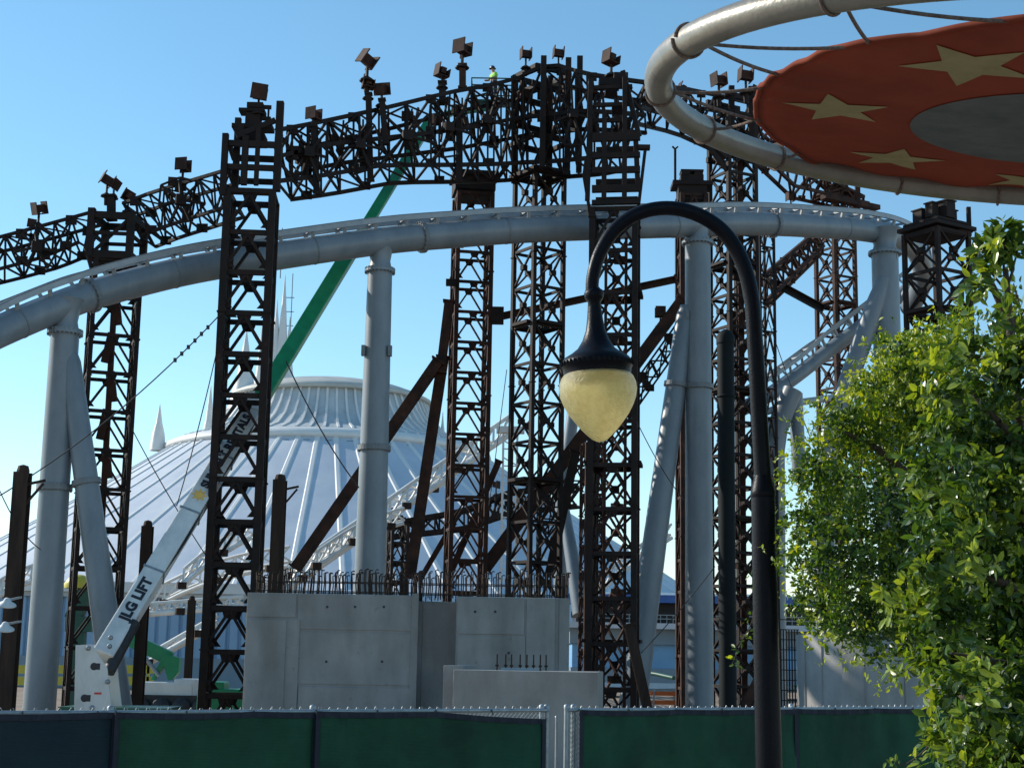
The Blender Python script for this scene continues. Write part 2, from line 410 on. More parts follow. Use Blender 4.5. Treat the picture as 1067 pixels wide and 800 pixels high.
tower('dark lattice tower rising behind the leftmost grey pylons, with a boxy post frame on top', 117, 350, 60, 1.75, 275, yaw=20, panel=1.5, leg=.17, br=.12, extra=head1)

# big dark tower in front of the track (T2)
def head2(root, W, zt):
    Yt = 55
    m = MB()
    for py, hh in ((158, .22), (182, .2), (206, .18)):
        z = zpx(262, py, Yt)
        for y in (-.85, .85): m.beam(W(-.85, y, z), W(.85, y, z), .16, hh)
        for x in (-.85, .85): m.beam(W(x, -.85, z - .02), W(x, .85, z - .02), .14, hh * .9)
    z = zpx(262, 122, Yt)
    m.box(W(-.05, .1, zpx(262, 146, Yt)), (.9, .7, .35)); m.box(W(-.5, -.4, zpx(262, 141, Yt)), (.25, .2, .5)); m.box(W(-.1, .1, zpx(262, 133, Yt)), (1.5, .7, .16)); 
    m.box(W(-.1, .1, zpx(262, 125, Yt)), (.55, .5, .5)); m.box(W(-.15, .1, zpx(262, 116, Yt)), (.95, .6, .12)); m.box(W(-.05, .1, zpx(262, 110, Yt)), (.6, .4, .2))
    m.beam(W(-.2, 0, z + .4), W(.55, 0, z + .4), .1, .14); m.beam(W(-.2, 0, z - .05), W(.55, 0, z - .05), .1, .14); m.beam(W(.45, 0, z - .1), W(.45, 0, z + .45), .07)
    m.beam(W(-.6, -.8, zpx(262, 150, Yt)), W(.8, -.8, zpx(262, 132, Yt)), .14, .2)
    m.beam(W(-.25, -.84, zpx(262, 200, Yt)), W(-.25, -.84, zpx(262, 150, Yt)), .22); m.beam(W(.2, -.84, zpx(262, 200, Yt)), W(.2, -.84, zpx(262, 140, Yt)), .16)
    build_each(m, 'head_frame', 'steel', root)
    MB().beam(W(.95, -.8, zpx(262, 205, Yt)), W(.95, -.8, zpx(262, 113, Yt)), .26).build('post', 'steel', root)
    MB().beam(W(-.62, -.3, zpx(262, 205, Yt)), W(-.62, -.3, zpx(262, 127, Yt)), .22).build('post', 'steel', root)
    MB().beam(W(-.98, -.9, zpx(262, 212, Yt)), W(-.98, -.9, zpx(262, 149, Yt)), .22).build('post', 'steel', root)
tower('tall near black lattice tower standing in front of the track and covering the boom lettering', 253.5, 400, 55, 1.62, 205, yaw=4, panel=1.52, leg=.26, br=.16, extra=head2)

# T3 rusty tower with flat platform under the arch
def head3(root, W, zt):
    m = MB(); z = zpx(493, 186, 72)
    m.box(W(0, 0, z), (2.2, 2.1, .22), R(8)); m.box(W(0, 0, z - .45), (1.95, 1.8, .7), R(8)); m.box(W(0, 0, z - .95), (1.7, 1.6, .25), R(8))
    m.beam(W(-.9, -.9, z + .1), W(-.95, -.9, z + .7), .2); m.beam(W(.9, -.9, z - .4), W(1.5, -.9, z + .5), .2)
    m.build('platform', 'steel', root)
    m = MB()
    m.box(W(-1.1, -.9, zpx(470, 300, 72)), (.5, .3, .3)); m.box(W(1.15, -.9, zpx(510, 332, 72)), (.6, .4, .8))
    build_each(m, 'bracket', 'steel', root)
tower('slim rusty lattice tower with a flat dark cap tucked under the middle of the arch', 490, 350, 72, 1.62, 205, yaw=10, panel=1.45, leg=.2, br=.12, mt='rust', extra=head3)
# T4
def head4(root, W, zt):
    m = MB()
    for x, y, a, b in ((-1.2, -1.9, 190, 78), (.55, -2.3, 190, 72), (-.1, -2.3, 190, 77), (.9, .5, 190, 72), (-.9, .8, 190, 78)):
        MB().beam(W(x, y, zpx(560, a, 68.5)), W(x, y, zpx(560, b, 68.5)), .26).build('post', 'steel', root)
    for py in (80, 100, 128, 150, 184):
        z = zpx(560, py, 68.5); m.beam(W(-1, -.95, z), W(1, -.95, z + .1), .2, .25); m.beam(W(-1, .9, z), W(1, .9, z), .2, .25); m.beam(W(-.95, -1, z), W(-.95, 1, z), .2, .2); m.beam(W(.95, -1, z), W(.95, 1, z), .2, .2)
    build_each(m, 'head_frame', 'steel', root)
tower('X braced lattice tower with close dark legs between the flat capped tower and street lamp', 560, 350, 68.5, 1.62, 185, yaw=34, panel=1.75, leg=.18, br=.11, style='X', mt='steel', extra=head4)
# T5
def head5(root, W, zt):
    m = MB(); rr_ = random.Random(5)
    for k in range(16):
        z = 1.5 + k * 1.15; m.beam(W(-.35, -.3, z), W(.45, .3, z + 1.5), .09); m.beam(W(.5, -.3, z + .3), W(-.3, .2, z + 1.6), .08)
        if k % 3 == 0: m.box(W(rr_.uniform(-.3, .3), 0, z + .6), (.5, .3, .3), rr_.random())
    for x, y in ((-.35, -.3), (.45, .3)): m.beam(W(x, y, 0), W(x, y, zt - 1), .12)
    build_each(m, 'inner_bracing', 'rust', root)
    m = MB(); Yt = 62.5
    for py, hh in ((151, .36), (170, .22), (185, .26), (204, .3), (218, .2)):
        z = zpx(643, py, Yt)
        m.beam(W(-.9, -1.0, z), W(1.1, -1.0, z), .2, hh)
        if hh > .25: m.beam(W(-.9, .9, z + .1), W(.9, .9, z + .1), .2, .2)
    for k, py in enumerate((98, 116, 132)):
        z = zpx(643, py, Yt); m.beam(W(-.9, -.8, z), W(.75, -.8, z), .16, .16); m.box(W(-.2 + .3 * k, -.2, z), (.5, .5, .25))
    m.beam(W(-1.1, -.9, zpx(643, 215, Yt)), W(-1.0, -.9, zpx(643, 90, Yt)), .2)
    m.beam(W(1.0, -.9, zpx(643, 200, Yt)), W(.9, -.9, zpx(643, 150, Yt)), .2)
    m.beam(W(1.05, -.9, zpx(643, 150, Yt)), W(.35, -.8, zpx(643, 82, Yt)), .2)
    m.beam(W(1.3, -.9, zpx(643, 165, Yt)), W(.95, -.9, zpx(643, 240, Yt)), .13); m.box(W(1.25, -.9, zpx(643, 162, Yt)), (.5, .3, .18))
    m.beam(W(-1.15, -.9, zpx(643, 170, Yt)), W(-1.25, -.9, zpx(643, 190, Yt)), .16); m.beam(W(-1.25, -.9, zpx(643, 190, Yt)), W(-.9, -.9, zpx(643, 240, Yt)), .13)
    m.beam(W(-.4, -1.0, zpx(643, 215, Yt)), W(-.4, -1.0, zpx(643, 125, Yt)), .2); m.beam(W(.45, -1.0, zpx(643, 215, Yt)), W(.45, -1.0, zpx(643, 90, Yt)), .2)
    m.box(W(.2, 0, zpx(643, 84, Yt)), (.6, .6, .5)); m.box(W(-.3, 0, zpx(643, 88, Yt)), (.9, .8, .3))
    build_each(m, 'head_frame', 'steel', root)
tower('heavy dark lattice tower right behind the lamp globe, with slab like rungs near its top', 640, 400, 62.5, 1.78, 222, yaw=-8, panel=1.72, leg=.24, br=.15, extra=head5, style2='X')
# T5b thin rust column
tower('narrow bright rust lattice column standing just left of the tower behind the lamp globe', 616, 600, 66.5, .75, 462, yaw=15, panel=1.1, leg=.11, br=.07, mt='rust', style='K')
# T6a, T6b
def head6(root, W, zt):
    m = MB()
    for py in (106, 124, 150, 166):
        z = zpx(765, py, 80); m.beam(W(-1.1, -.8, z), W(1.1, -.8, z), .2, .3); m.beam(W(-1.1, .8, z), W(1.1, .8, z), .2, .3); m.beam(W(-.8, -1, z), W(-.8, 1, z), .2, .2)
    m.beam(W(-.6, -.8, zpx(765, 170, 80)), W(-.6, -.8, zpx(765, 97, 80)), .3); m.beam(W(.7, -.8, zpx(765, 170, 80)), W(.7, -.8, zpx(765, 93, 80)), .3)
    m.beam(W(-2.6, -.8, zpx(765, 150, 80)), W(-1.0, -.8, zpx(765, 172, 80)), .35, .3); m.beam(W(-2.6, -.8, zpx(765, 156, 80)), W(-.9, -.8, zpx(765, 185, 80)), .2, .2)
    build_each(m, 'head_frame', 'steel', root)
    m = MB()
    for k in range(9):
        z = zpx(765, 260 + 50 * k, 80)
        m.beam(W(random.uniform(-.9, .9), random.uniform(-.8, .8), z), W(random.uniform(-.9, .9), random.uniform(-.8, .8), z + 2), .22, .14)
        m.box(W(random.uniform(-.7, .7), random.uniform(-.9, .9), z + 1), (.7, .4, .3), random.random())
    m.beam(W(.5, 0, 0), W(.5, 0, zt), .3)
    build_each(m, 'inner_bracing', 'rust', root)
tower('dense rusty lattice tower half hidden by the upper part of the lamp post', 764, 300, 80, 1.75, 122, yaw=28, panel=1.7, leg=.22, br=.13, style='X', extra=head6)
tower('thin open lattice tower just right of the lamp post before the lower track', 795, 350, 84, .95, 230, yaw=25, panel=1.6, leg=.12, br=.08, mt='steel')
# T7
def head7(root, W, zt):
    m = MB(); z = zpx(880, 215, 95)
    m.beam(W(-2.0, -1.2, z), W(2.6, -1.2, z), .5, .3)
    for k in range(9):
        zz = z + .2 + .25 * k; m.beam(W(-1.6 + .2 * k, -1.1, zz), W(-.3 + .2 * k, -1.15, zz + .35), .16, .14)
        m.box(W(random.uniform(-1.6, 1.0), random.uniform(-1, 1), zz), (.5, .5, .3), random.random())
    m.beam(W(.9, -1.2, z), W(.9, -1.2, z + 2.2), .3)
    build_each(m, 'head_frame', 'rust', root)
tower('reddish brown lattice tower farther back under the right end of the track', 872, 350, 95, 1.7, 205, yaw=30, panel=1.75, leg=.22, br=.12, style='X', mt='rust', extra=head7)
# T8
def head8(root, W, zt):
    m = MB(); z = zpx(978, 240, 62)
    m.box(W(.05, 0, z), (2.35, 2.2, .16), R(32)); m.box(W(.05, 0, z + .22), (1.95, 1.9, .1), R(32)); m.box(W(0, 0, z - .25), (1.9, 1.85, .2), R(32))
    m.build('platform', 'steel', root)
    m = MB()
    for x, y, s, h in ((-.75, -.5, .38, .6), (-.15, -.75, .5, .72), (.2, .1, .55, .7), (.55, -.3, .4, .55), (-.3, .5, .5, .6)):
        m.box(W(x, y, z + .3 + h / 2), (s, s, h), R(32)); m.box(W(x, y, z + .3 + h), (s + .1, s + .1, .05), R(32))
    build_each(m, 'bearing_block', 'steel', root)
    m = MB(); m.beam(W(1.0, -.9, z - .3), W(1.0, -.9, z + .95), .16); m.beam(W(.4, -.8, z - .2), W(1.1, -.9, z - .05), .22, .2); build_each(m, 'post', 'steel', root)
tower('short dark lattice tower with a stepped cap under the fabric shade at right', 977, 300, 62, 1.82, 244, yaw=32, panel=1.75, leg=.17, br=.12, extra=head8, style='X')
# T9
def head9(root, W, zt):
    m = MB(); z = zpx(720, 194, 78)
    m.box(W(0, 0, z), (2.1, 1.4, .22)); m.box(W(0, 0, z - .5), (1.5, 1.2, .8)); m.build('platform', 'steel', root)
    m = MB(); m.box(W(.0, 0, z + .32), (1.2, .8, .4)); m.box(W(-.35, 0, z + .6), (.45, .8, .25)); m.box(W(.35, 0, z + .6), (.45, .8, .25)); m.box(W(0, 0, z + .75), (1.2, .8, .1)); build_each(m, 'bearing_block', 'steel', root)
    m = MB(); m.beam(W(-.95, -.4, z), W(-.95, -.4, z + 1.9), .12); m.beam(W(-1.1, -.4, z + 2.0), W(-.95, -.4, z + 1.85), .08); m.beam(W(-.8, -.4, z + 2.0), W(-.95, -.4, z + 1.85), .08); build_each(m, 'post', 'steel', root)
tower('dark column with a square box cap hidden behind the middle grey pylon', 721, 350, 78, 1.25, 205, yaw=5, panel=1.6, leg=.24, br=.13, mt='rust', extra=head9)

# ------------------------------------------------------------------ arch trusses
def truss(name, label, levels, D, n, ch=.17, br=.09, mt='steel', mirror=False, group='lattice arch trusses'):
    """levels: list of polylines [(px,py,Y),...] top to bottom, same length"""
    def lift(li, q):
        f = (0, .5, 1)[li] if len(levels) == 3 else (0, 1)[li]
        z = P(*q).z - 3; return (q[0], q[1] - f * min(16, F * z * D / q[2] ** 2 * .85), q[2])
    polys = [[P(*lift(li, q)) for q in lv] for li, lv in enumerate(levels)]
    def at(poly, t):
        k = t * (len(poly) - 1); i = min(int(k), len(poly) - 2); return poly[i].lerp(poly[i + 1], k - i)
    root = thing(name, label, 'truss', Vector((polys[-1][0].x, polys[-1][0].y, polys[-1][0].z)), group)
    off = Vector((.25, D, 0))
    st = [[[at(p, k / n) + (off if s else Vector((0, 0, 0))) for k in range(n + 1)] for s in (0, 1)] for p in polys]
    for li, p in enumerate(polys):
        for s in (0, 1):
            m = MB(); pts = st[li][s]
            for a, b in zip(pts[:-1], pts[1:]):
                if (b - a).length > 0: m.beam(a, b + (b - a).normalized() * .03, ch, ch)
            m.build('chord', mt, root)
    for s in (0, 1):
        m = MB()
        for li in range(len(polys) - 1):
            A, B = st[li][s], st[li + 1][s]
            for k in range(n):
                m.beam(A[k], B[k], br, br)
                if (k + li + s) % 2: m.beam(A[k], B[k + 1], br * 1.1, br * 1.1)
                else: m.beam(B[k], A[k + 1], br * 1.1, br * 1.1)
                if k % 3 == 1:
                    m.box(A[k] - Vector((0, 0, .1)), (.45, .06, .4)); m.box(B[k] + Vector((0, 0, .1)), (.45, .06, .36))
        m.build('web_bracing', mt, root)
    m = MB()
    for li in range(len(polys)):
        A, B = st[li]
        for k in range(n + 1):
            m.beam(A[k], B[k], br, br)
            if k < n and li != 1 and k % 2: m.beam(A[k], B[k + 1], br * .8, br * .8)
    for k in range(0, n + 1, 3): m.beam(st[0][0][k], st[-1][1][k], br, br)
    m.build('cross_bracing', mt, root)
    if len(levels) == 3:
        m = MB(); rr_ = random.Random(n)
        for k in range(n):
            for _ in range(4):
                a = st[0][0][k].lerp(st[0][0][k + 1], rr_.random()).lerp(st[0][1][k], rr_.random()); b = st[1][0][k].lerp(st[1][0][k + 1], rr_.random()).lerp(st[1][1][k], rr_.random())
                m.beam(a, b, .08, .1)
            a = st[0][0][k].lerp(st[1][1][k], rr_.uniform(.2, .8)); m.box(a, (rr_.uniform(.2, .6), .25, rr_.uniform(.2, .5)), rr_.random())
        m.build('inner_bracing', 'rust', root)
    return root, st
truss('arch_truss', 'leftmost lattice truss running off the left edge of the photo',
      [[(-60, 262, 60), (0, 247, 60), (45, 235, 60), (92, 222, 60)], [(-60, 303, 60), (0, 289, 60), (45, 277, 60), (82, 262, 60)]], 1.6, 8, ch=.12, br=.07)
truss('arch_truss', 'lattice truss between the leftmost boxy tower head and the tall near black tower',
      [[(128, 212, 60), (160, 200, 59), (200, 188, 58), (240, 176, 57)], [(146, 256, 60), (172, 246, 59), (205, 236, 58), (240, 225, 57)]], 1.6, 7, ch=.12, br=.07)
# arch ring clusters (diaphragm bundles) seen on the truss
truss('arch_truss', 'long rising lattice truss from the near black tower up to the twin crown posts',
      [[(288, 136, 57.5), (330, 128, 59), (400, 113, 61.5), (470, 96, 64), (515, 88, 65.5), (545, 80, 66.8)],
       [(288, 172, 57.5), (330, 160, 59), (400, 152, 61.5), (470, 144, 64), (515, 136, 65.5), (545, 130, 66.8)],
       [(288, 205, 57.5), (330, 200, 59), (400, 188, 61.5), (470, 188, 64), (515, 187, 65.5), (545, 185, 66.8)]], 2.4, 13, ch=.17, br=.085)
truss('arch_truss', 'short deep lattice truss at the crown of the arch beside the lamp side tower',
      [[(545, 78, 66.8), (575, 66, 66.5), (600, 74, 65.5), (625, 80, 65), (672, 86, 66)],
       [(545, 130, 66.8), (575, 128, 66.5), (600, 124, 65.5), (625, 124, 65), (672, 128, 66)],
       [(545, 185, 66.8), (575, 184, 66.5), (600, 182, 65.5), (625, 180, 65), (645, 176, 65)]], 2.4, 6, ch=.17, br=.09)
truss('arch_truss', 'lattice truss seen through the ropes and inside the beige ring, going back to the right',
      [[(672, 88, 68), (710, 92, 74), (750, 100, 79), (800, 112, 84)], [(660, 126, 68), (705, 138, 74), (750, 158, 79), (800, 172, 84)]], 2.4, 8, ch=.18, br=.1)
truss('arch_truss', 'sunlit rusty lattice truss dropping below the ring towards the right end of the track',
      [[(790, 120, 84), (835, 160, 89), (870, 190, 93), (900, 205, 95)], [(785, 165, 84), (828, 205, 89), (860, 212, 93), (905, 222, 95)]], 2.4, 9, ch=.18, br=.12, mt='rust')
truss('arch_truss', 'sloping rusty lattice truss below the track between the lamp post and the reddish tower',
      [[(850, 242, 92), (790, 292, 88)], [(858, 262, 92), (800, 318, 88)]], 1.6, 7, ch=.22, br=.12, mt='rust')
# vertical clutter bundles: radial diaphragm frames on the truss
def diaphragm(label, pts, Y, mt='steel'):
    root = thing('fan_brace', label, 'brace', P(*pts[0], Y), 'fan shaped brace bundles on the trusses')
    cx = sum(p[0] for p in pts) / len(pts); cy = sum(p[1] for p in pts) / len(pts)
    hub = P(cx, cy, Y - .2)
    m = MB()
    for k, p in enumerate(pts):
        a = P(p[0], p[1], Y); m.beam(hub, a, .09, .1); m.beam(a, P(*pts[(k + 1) % len(pts)], Y), .07, .07)
    m.build('strut', mt, root)
    m = MB(); m.box(hub, (.4, .3, .4), .4); m.box(hub + Vector((0, 1.2, 0)), (.35, .3, .35), .2); build_each(m, 'hub', mt, root)
dl = ['on the leftmost truss just below a tilted bracket', 'on the second truss midway to the near black tower',
      'just right of the near black tower head', 'beneath the tallest stacked brackets', 'where the green boom passes behind the truss', 'below the sunlit bracket by the worker',
      'beside the worker in green', 'left of the slab runged tower']
for lb, (cx, cy, rx, ry, Y) in zip(dl, [(38, 258, 24, 22, 59.6), (188, 208, 28, 26, 58), (322, 158, 22, 32, 58.6), (375, 150, 24, 34, 60.2), (425, 142, 30, 36, 62), (468, 132, 24, 36, 63.6), (508, 125, 26, 34, 65), (596, 118, 22, 34, 65)]):
    pts = [(cx + rx * math.cos(a) * random.uniform(.8, 1.1), cy + ry * math.sin(a) * random.uniform(.8, 1.1)) for a in np.linspace(0, 2 * math.pi, 8)[:-1] + .2]
    diaphragm('dark fan of braces ' + lb, pts, Y)

# ------------------------------------------------------------------ bracket heads
def bracket_template():
    r_ = bpy.data.objects.new('bearing_bracket', None)
    return r_
tmpl = {}
def bkt_mesh(kind):
    # local: base at origin, head centre at z=1.0, overall head ~.62
    head = MB()
    if kind == 0:      # two plates with core
        head.box((-.27, 0, 0), (.05, .62, .62)); head.box((.27, 0, 0), (.05, .62, .62)); head.box((0, .05, -.02), (.485, .35, .38))
        head.beam((-.24, -.28, -.28), (.24, -.28, -.28), .06)
    elif kind == 1:    # open box
        head.box((0, .29, 0), (.62, .05, .62)); head.box((-.29, -.02, 0), (.05, .56, .62)); head.box((0, -.02, -.29), (.52, .56, .05)); head.box((.29, -.02, -.1), (.05, .56, .42)); head.box((.02, 0, .02), (.28, .3, .3))
    else:              # single back plate with block
        head.box((0, -.2, 0), (.64, .06, .64)); head.box((0, .02, 0), (.4, .36, .42)); head.box((.05, .22, .05), (.55, .05, .5))
    base = MB(); base.lathe((0, 0, 0), [(0, .32), (.05, .32), (.12, .26), (.30, .14), (.30, .08), (.12, .06), (.10, -.35), (0, -.35)], 8, False)
    stem = MB(); stem.beam((0, 0, .3), (0, 0, .82), .09)
    return head, base, stem
for k in range(3):
    h, b, s_ = bkt_mesh(k); t = []
    for nm, mb in (('head', h), ('base_plate', b), ('stem', s_)):
        me = bpy.data.meshes.new('bracket_' + nm); me.from_pydata(mb.v, [], mb.f); me.materials.append(M['rust' if nm == 'head' else 'steel'])  # rust colour on heads stands in for lighter brown sunlit sides
        t.append(me)
    tmpl[k] = t
def bracket(label, px, py, Y, kind=0, rz=0, tx=0, ty=0, size=1.0, stem=True, mt=None):
    """px,py = pixel centre of the head"""
    size *= 1.12; c = P(px, py, Y); root = thing('bearing_bracket', label, 'bracket', c - Vector((0, 0, 1.0 * size)), 'steel bearing brackets on top of the lattice structure')
    for nm, me in zip(('head', 'base_plate', 'stem'), tmpl[kind]):
        o = bpy.data.objects.new(nm, me); col.objects.link(o); o.parent = root; o.scale = (size,) * 3
        if nm == 'head': o.location = (0, 0, 1.0 * size); o.rotation_euler = (R(tx), R(ty), R(rz))
        elif nm == 'stem': o.rotation_euler = (0, 0, R(rz))
    return root
BR = [
 ('tilted bracket alone on the leftmost truss', 41, 217, 60.5, 0, 40, 10, -18, .75),
 ('low stub bracket just right of the lone bracket on the leftmost truss', 33, 233, 60.5, 2, 20, 5, 5, .5),
 ('forward bracket of the pair above the leftmost boxy tower head', 112, 187, 60.3, 0, 30, 0, 25, .72),
 ('rear bracket of the pair above the leftmost boxy tower head', 119, 192, 60.8, 2, 60, 15, 20, .62),
 ('leaning bracket sitting low at the right corner of the leftmost boxy tower head', 134, 204, 60.3, 1, 25, 15, 25, .7),
 ('upright narrow bracket alone above the second truss', 191, 172, 58.5, 0, 75, 0, 0, .72),
 ('small stub bracket left of the upright narrow one on the second truss', 180, 190, 58.5, 2, 10, 0, 0, .5),
 ('square plate bracket on the top of the tall near black tower', 270, 97, 55, 2, 10, 0, 6, .85),
 ('two plated bracket on the truss right of the near black tower', 327, 119, 58.9, 0, 60, 0, 0, .72),
 ('top bracket of the tallest stack on the truss, a tilted diamond', 383, 62, 61, 0, 40, 20, 25, .95),
 ('lower bracket of the tallest stack, under the diamond', 384, 86, 61, 1, 15, 0, 5, .72),
 ('bracket leaning against the right side of the tallest stack', 398, 93, 61, 0, 50, 10, -20, .75),
 ('sunlit box bracket left of the worker', 461, 74, 64.5, 1, 30, 5, 8, .8),
 ('large open bracket standing highest just left of the worker', 482, 50, 65, 0, 55, 0, 5, .95),
 ('left of the twin brackets on the crown posts', 548, 56, 67, 0, 15, 0, 0, .72),
 ('right of the twin brackets on the crown posts', 582, 55, 67, 0, 10, 0, 3, .72),
 ('sunlit bracket above the slab runged tower behind the lamp', 637, 60, 63, 1, 35, 0, 8, .85),
 ('bracket seen inside the beige ring, nearer its left rim', 749, 83, 77.5, 0, 25, 0, -6, 1.0),
 ('bracket seen inside the beige ring, next to the fabric', 777, 78, 77.5, 0, 10, 0, 4, 1.05),
 ('small bracket just touching the fabric edge inside the ring', 786, 94, 77.5, 2, 20, 0, 20, .6),
 ('stubby bracket inside the ring against its left inner rim', 712, 92, 76, 1, 20, 0, 20, .7),
 ('small bracket just above the track beside the reddish tower', 824, 205, 90, 0, 15, 0, 0, .75),
]
for b in BR: bracket(*b[:8], size=b[8])
# supports under the stacked brackets
def post_px(label, a, b, Y, w_, mt='steel', name='steel_post', cat='post', group='steel posts and struts of the structure', Y2=None, cap=True):
    A = P(*a, Y); B = P(*b, Y2 or Y); root = thing(name, label, cat, Vector(B if B.z < A.z else A), group)
    d = (B - A).normalized()
    m = MB(); m.ibeam(A, B, w_, w_, w_ * .16, upv=(0, 1, 0) if abs(d.z) > .6 else (0, 0, 1)); m.build('shaft', mt, root)
    if cap:
        m = MB(); m.beam(A - d * .03, A + d * .05, w_ * 1.35); m.beam(B - d * .05, B + d * .03, w_ * 1.35); build_each(m, 'end_plate', mt, root)
    return root
post_px('thick dark post carrying the tallest bracket stack', (384, 98), (386, 188), 60.8, .24, 'steel')
post_px('twin plated stub under the pair of brackets above the boxy tower head', (116, 204), (116, 229), 60.3, .3)
post_px('sunlit stub post carrying the highest bracket left of the worker', (482, 68), (482, 92), 65, .3, 'rust')
post_px('dark post carrying the sunlit box bracket left of the worker', (461, 86), (461, 108), 64.5, .3)
post_px('dark post hanging below the two plated bracket on the truss', (327, 132), (330, 200), 58.7, .24, 'steel')
post_px('heavy vertical plate post in the truss just right of the tallest stack', (398, 104), (402, 150), 60.6, .24, 'steel')
post_px('dark post inside the truss over the flat capped tower', (478, 120), (478, 188), 64, .24, 'steel')

# ------------------------------------------------------------------ long struts
post_px('thick brown inclined strut crossing behind the second grey pylon', (457, 376), (308, 592), 70, .5, 'rust')
post_px('steep brown strut going down to the rebar from the strut joint', (462, 372), (427, 602), 70.5, .5, 'rust')
post_px('short upright strut above the joint left of the flat capped tower', (468, 314), (459, 388), 70.2, .42, 'rust')
post_px('level rusty tie tube passing behind the lamp neck', (516, 331), (704, 291), 73.2, .32, 'rust')
post_px('wide sunlit brown beam rising to the upper right behind the globe', (712, 312), (505, 592), 76, .62, 'rust')
truss('inclined_truss', 'slim lattice girder running just under the wide sunlit brown beam', [[(706, 336, 77), (560, 540, 77)], [(712, 352, 77), (566, 556, 77)]], .9, 15, ch=.1, br=.07)
post_px('short dark tie running from the lamp side lattice to the reddish tower', (812, 297), (858, 322), 90, .42, 'steel')
post_px('short dark curved looking tie just right of the lamp post top', (786, 292), (814, 298), 90, .5, 'steel')
post_px('brown leaning post beside the foot of the slab runged tower', (655, 650), (676, 745), 60, .38, 'brownpost')
post_px('thin brown strut beside the flat capped tower foot', (520, 480), (468, 600), 74, .3, 'rust')
post_px('dark steep strut between the close legged tower and the globe', (600, 470), (572, 600), 74, .45, 'steel')
post_px('thin rusty strut leaning left by the rebar under the flat capped tower', (472, 545), (437, 605), 73, .24, 'rust')
post_px('rusty leaning strut low between the lamp post and the grey pylon', (795, 700), (770, 745), 60, .35, 'rust')

def pile(label, px, y0, y1, Y, w_, px1=None, side=True):
    A = P(px, y0, Y); B = Vector((A.x, A.y, 0)); root = thing('soldier_pile', label, 'pile', B, 'brown steel piles standing in the site')
    m = MB(); m.ibeam(A, B, w_, w_, .04, upv=(0, 1, 0)); m.beam(A - Vector((w_ * .25, 0, .5)), B - Vector((w_ * .25, 0, 0)), w_ * .45, w_ * .9); m.build('shaft', 'brownpost', root)
    m = MB(); m.lathe(A, [(0, .25), (w_ * .35, .2), (w_ * .45, .05), (w_ * .42, -.15), (0, -.15)], 10, False)
    if side: m.beam(A + Vector((.1, -.1, -.4)), A + Vector((.75, -.1, -.25)), .08); m.beam(A + Vector((.1, -.1, -1.1)), A + Vector((.7, -.1, -.35)), .07)
    m.build('cap', 'brownpost', root)
pile('tall brown pile at the far left before the white dome', 24, 492, 740, 48, .46)
pile('brown pile crossed by the white boom', 154, 548, 740, 62, .42, side=False)
pile('brown pile with a side bracket above the left concrete block', 292, 500, 740, 60, .5)
pile('thin brown pile left of the near black tower foot', 200, 625, 712, 80, .36, side=False)
# dark green grey column behind the lamp post
A = P(756, 352, 74); root = thing('round_column', 'dark green grey column with a rounded taped top beside the third grey pylon', 'column', (A.x, A.y, 0))
MB().tube([Vector((A.x, A.y, 0)), A], .42, 20).build('shaft', 'greenpost', root)
m = MB(); m.lathe(A, [(.46, -.3), (.46, .05), (.3, .3), (.1, .42), (0, .43)], 16); m.lathe(A - Vector((0, 0, 3)), [(.42, 0), (.47, .02), (.47, .12), (.42, .14)], 16); m.build('cap', 'greenpost', root)

# ------------------------------------------------------------------ coaster track
def trackrun(label, pxs, rad, railoff, step=1.4, inner=False):
    pts = catmull([P(*q) for q in pxs], 10)
    root = thing('coaster_track', label, 'roller coaster track', Vector((pts[0].x, pts[0].y, pts[0].z)), 'grey roller coaster track')
    MB().tube(pts, rad, 28).build('spine', 'track', root)
    fr = []
    ps = resample(pts, .35)
    for i, p in enumerate(ps):
        d = (ps[min(i + 1, len(ps) - 1)] - ps[max(i - 1, 0)]).normalized(); x = d.cross(Vector((0, 0, 1))).normalized(); y = x.cross(d); fr.append((p, d, x, y))
    for s in (-1, 1):
        m = MB(); L = [p + x * (s * railoff[0]) + y * (rad + railoff[1]) for p, d, x, y in fr]
        for a, b in zip(L[:-1], L[1:]): m.beam(a, b + (b - a) * .03, .13, .2)
        build_each(m, 'rail', 'rail', root)
        m = MB()
        for a, b in zip(L[:-1], L[1:]):
            o = Vector((0, 0, .13)); m.beam(a + o, b + o, .05, .05)
        m.build('running_edge', 'trackfl', root)
    m = MB(); k = int(step / .35)
    for i in range(0, len(fr), k):
        p, d, x, y = fr[i]; t = p + y * (rad + railoff[1] - .02)
        m = MB(); m.beam(t - x * railoff[0], t + x * railoff[0], .12, .1)
        for s in (-1, 1): m.beam(p + y * (rad * .75) + x * (s * rad * .45), t + x * (s * railoff[0] * .95) - y * .05, .13, .13)
        m.build('cross_tie', 'rail', root)
    return root, fr
trk, fr = trackrun('large grey blue tubular track sweeping over the pylons from the left edge to the right',
    [(-110, 400, 48.5), (-40, 365, 50.5), (0, 345, 52), (60, 320, 53.6), (110, 303, 55), (200, 281, 57), (300, 265, 59), (400, 251, 61), (470, 245, 62.3), (540, 240, 63.5), (620, 237, 65), (700, 235, 67.3), (780, 233, 69.5), (850, 236, 72), (900, 240, 74), (935, 248, 76.5), (955, 262, 80), (962, 290, 84), (948, 322, 87)], .56, (.42, .22))
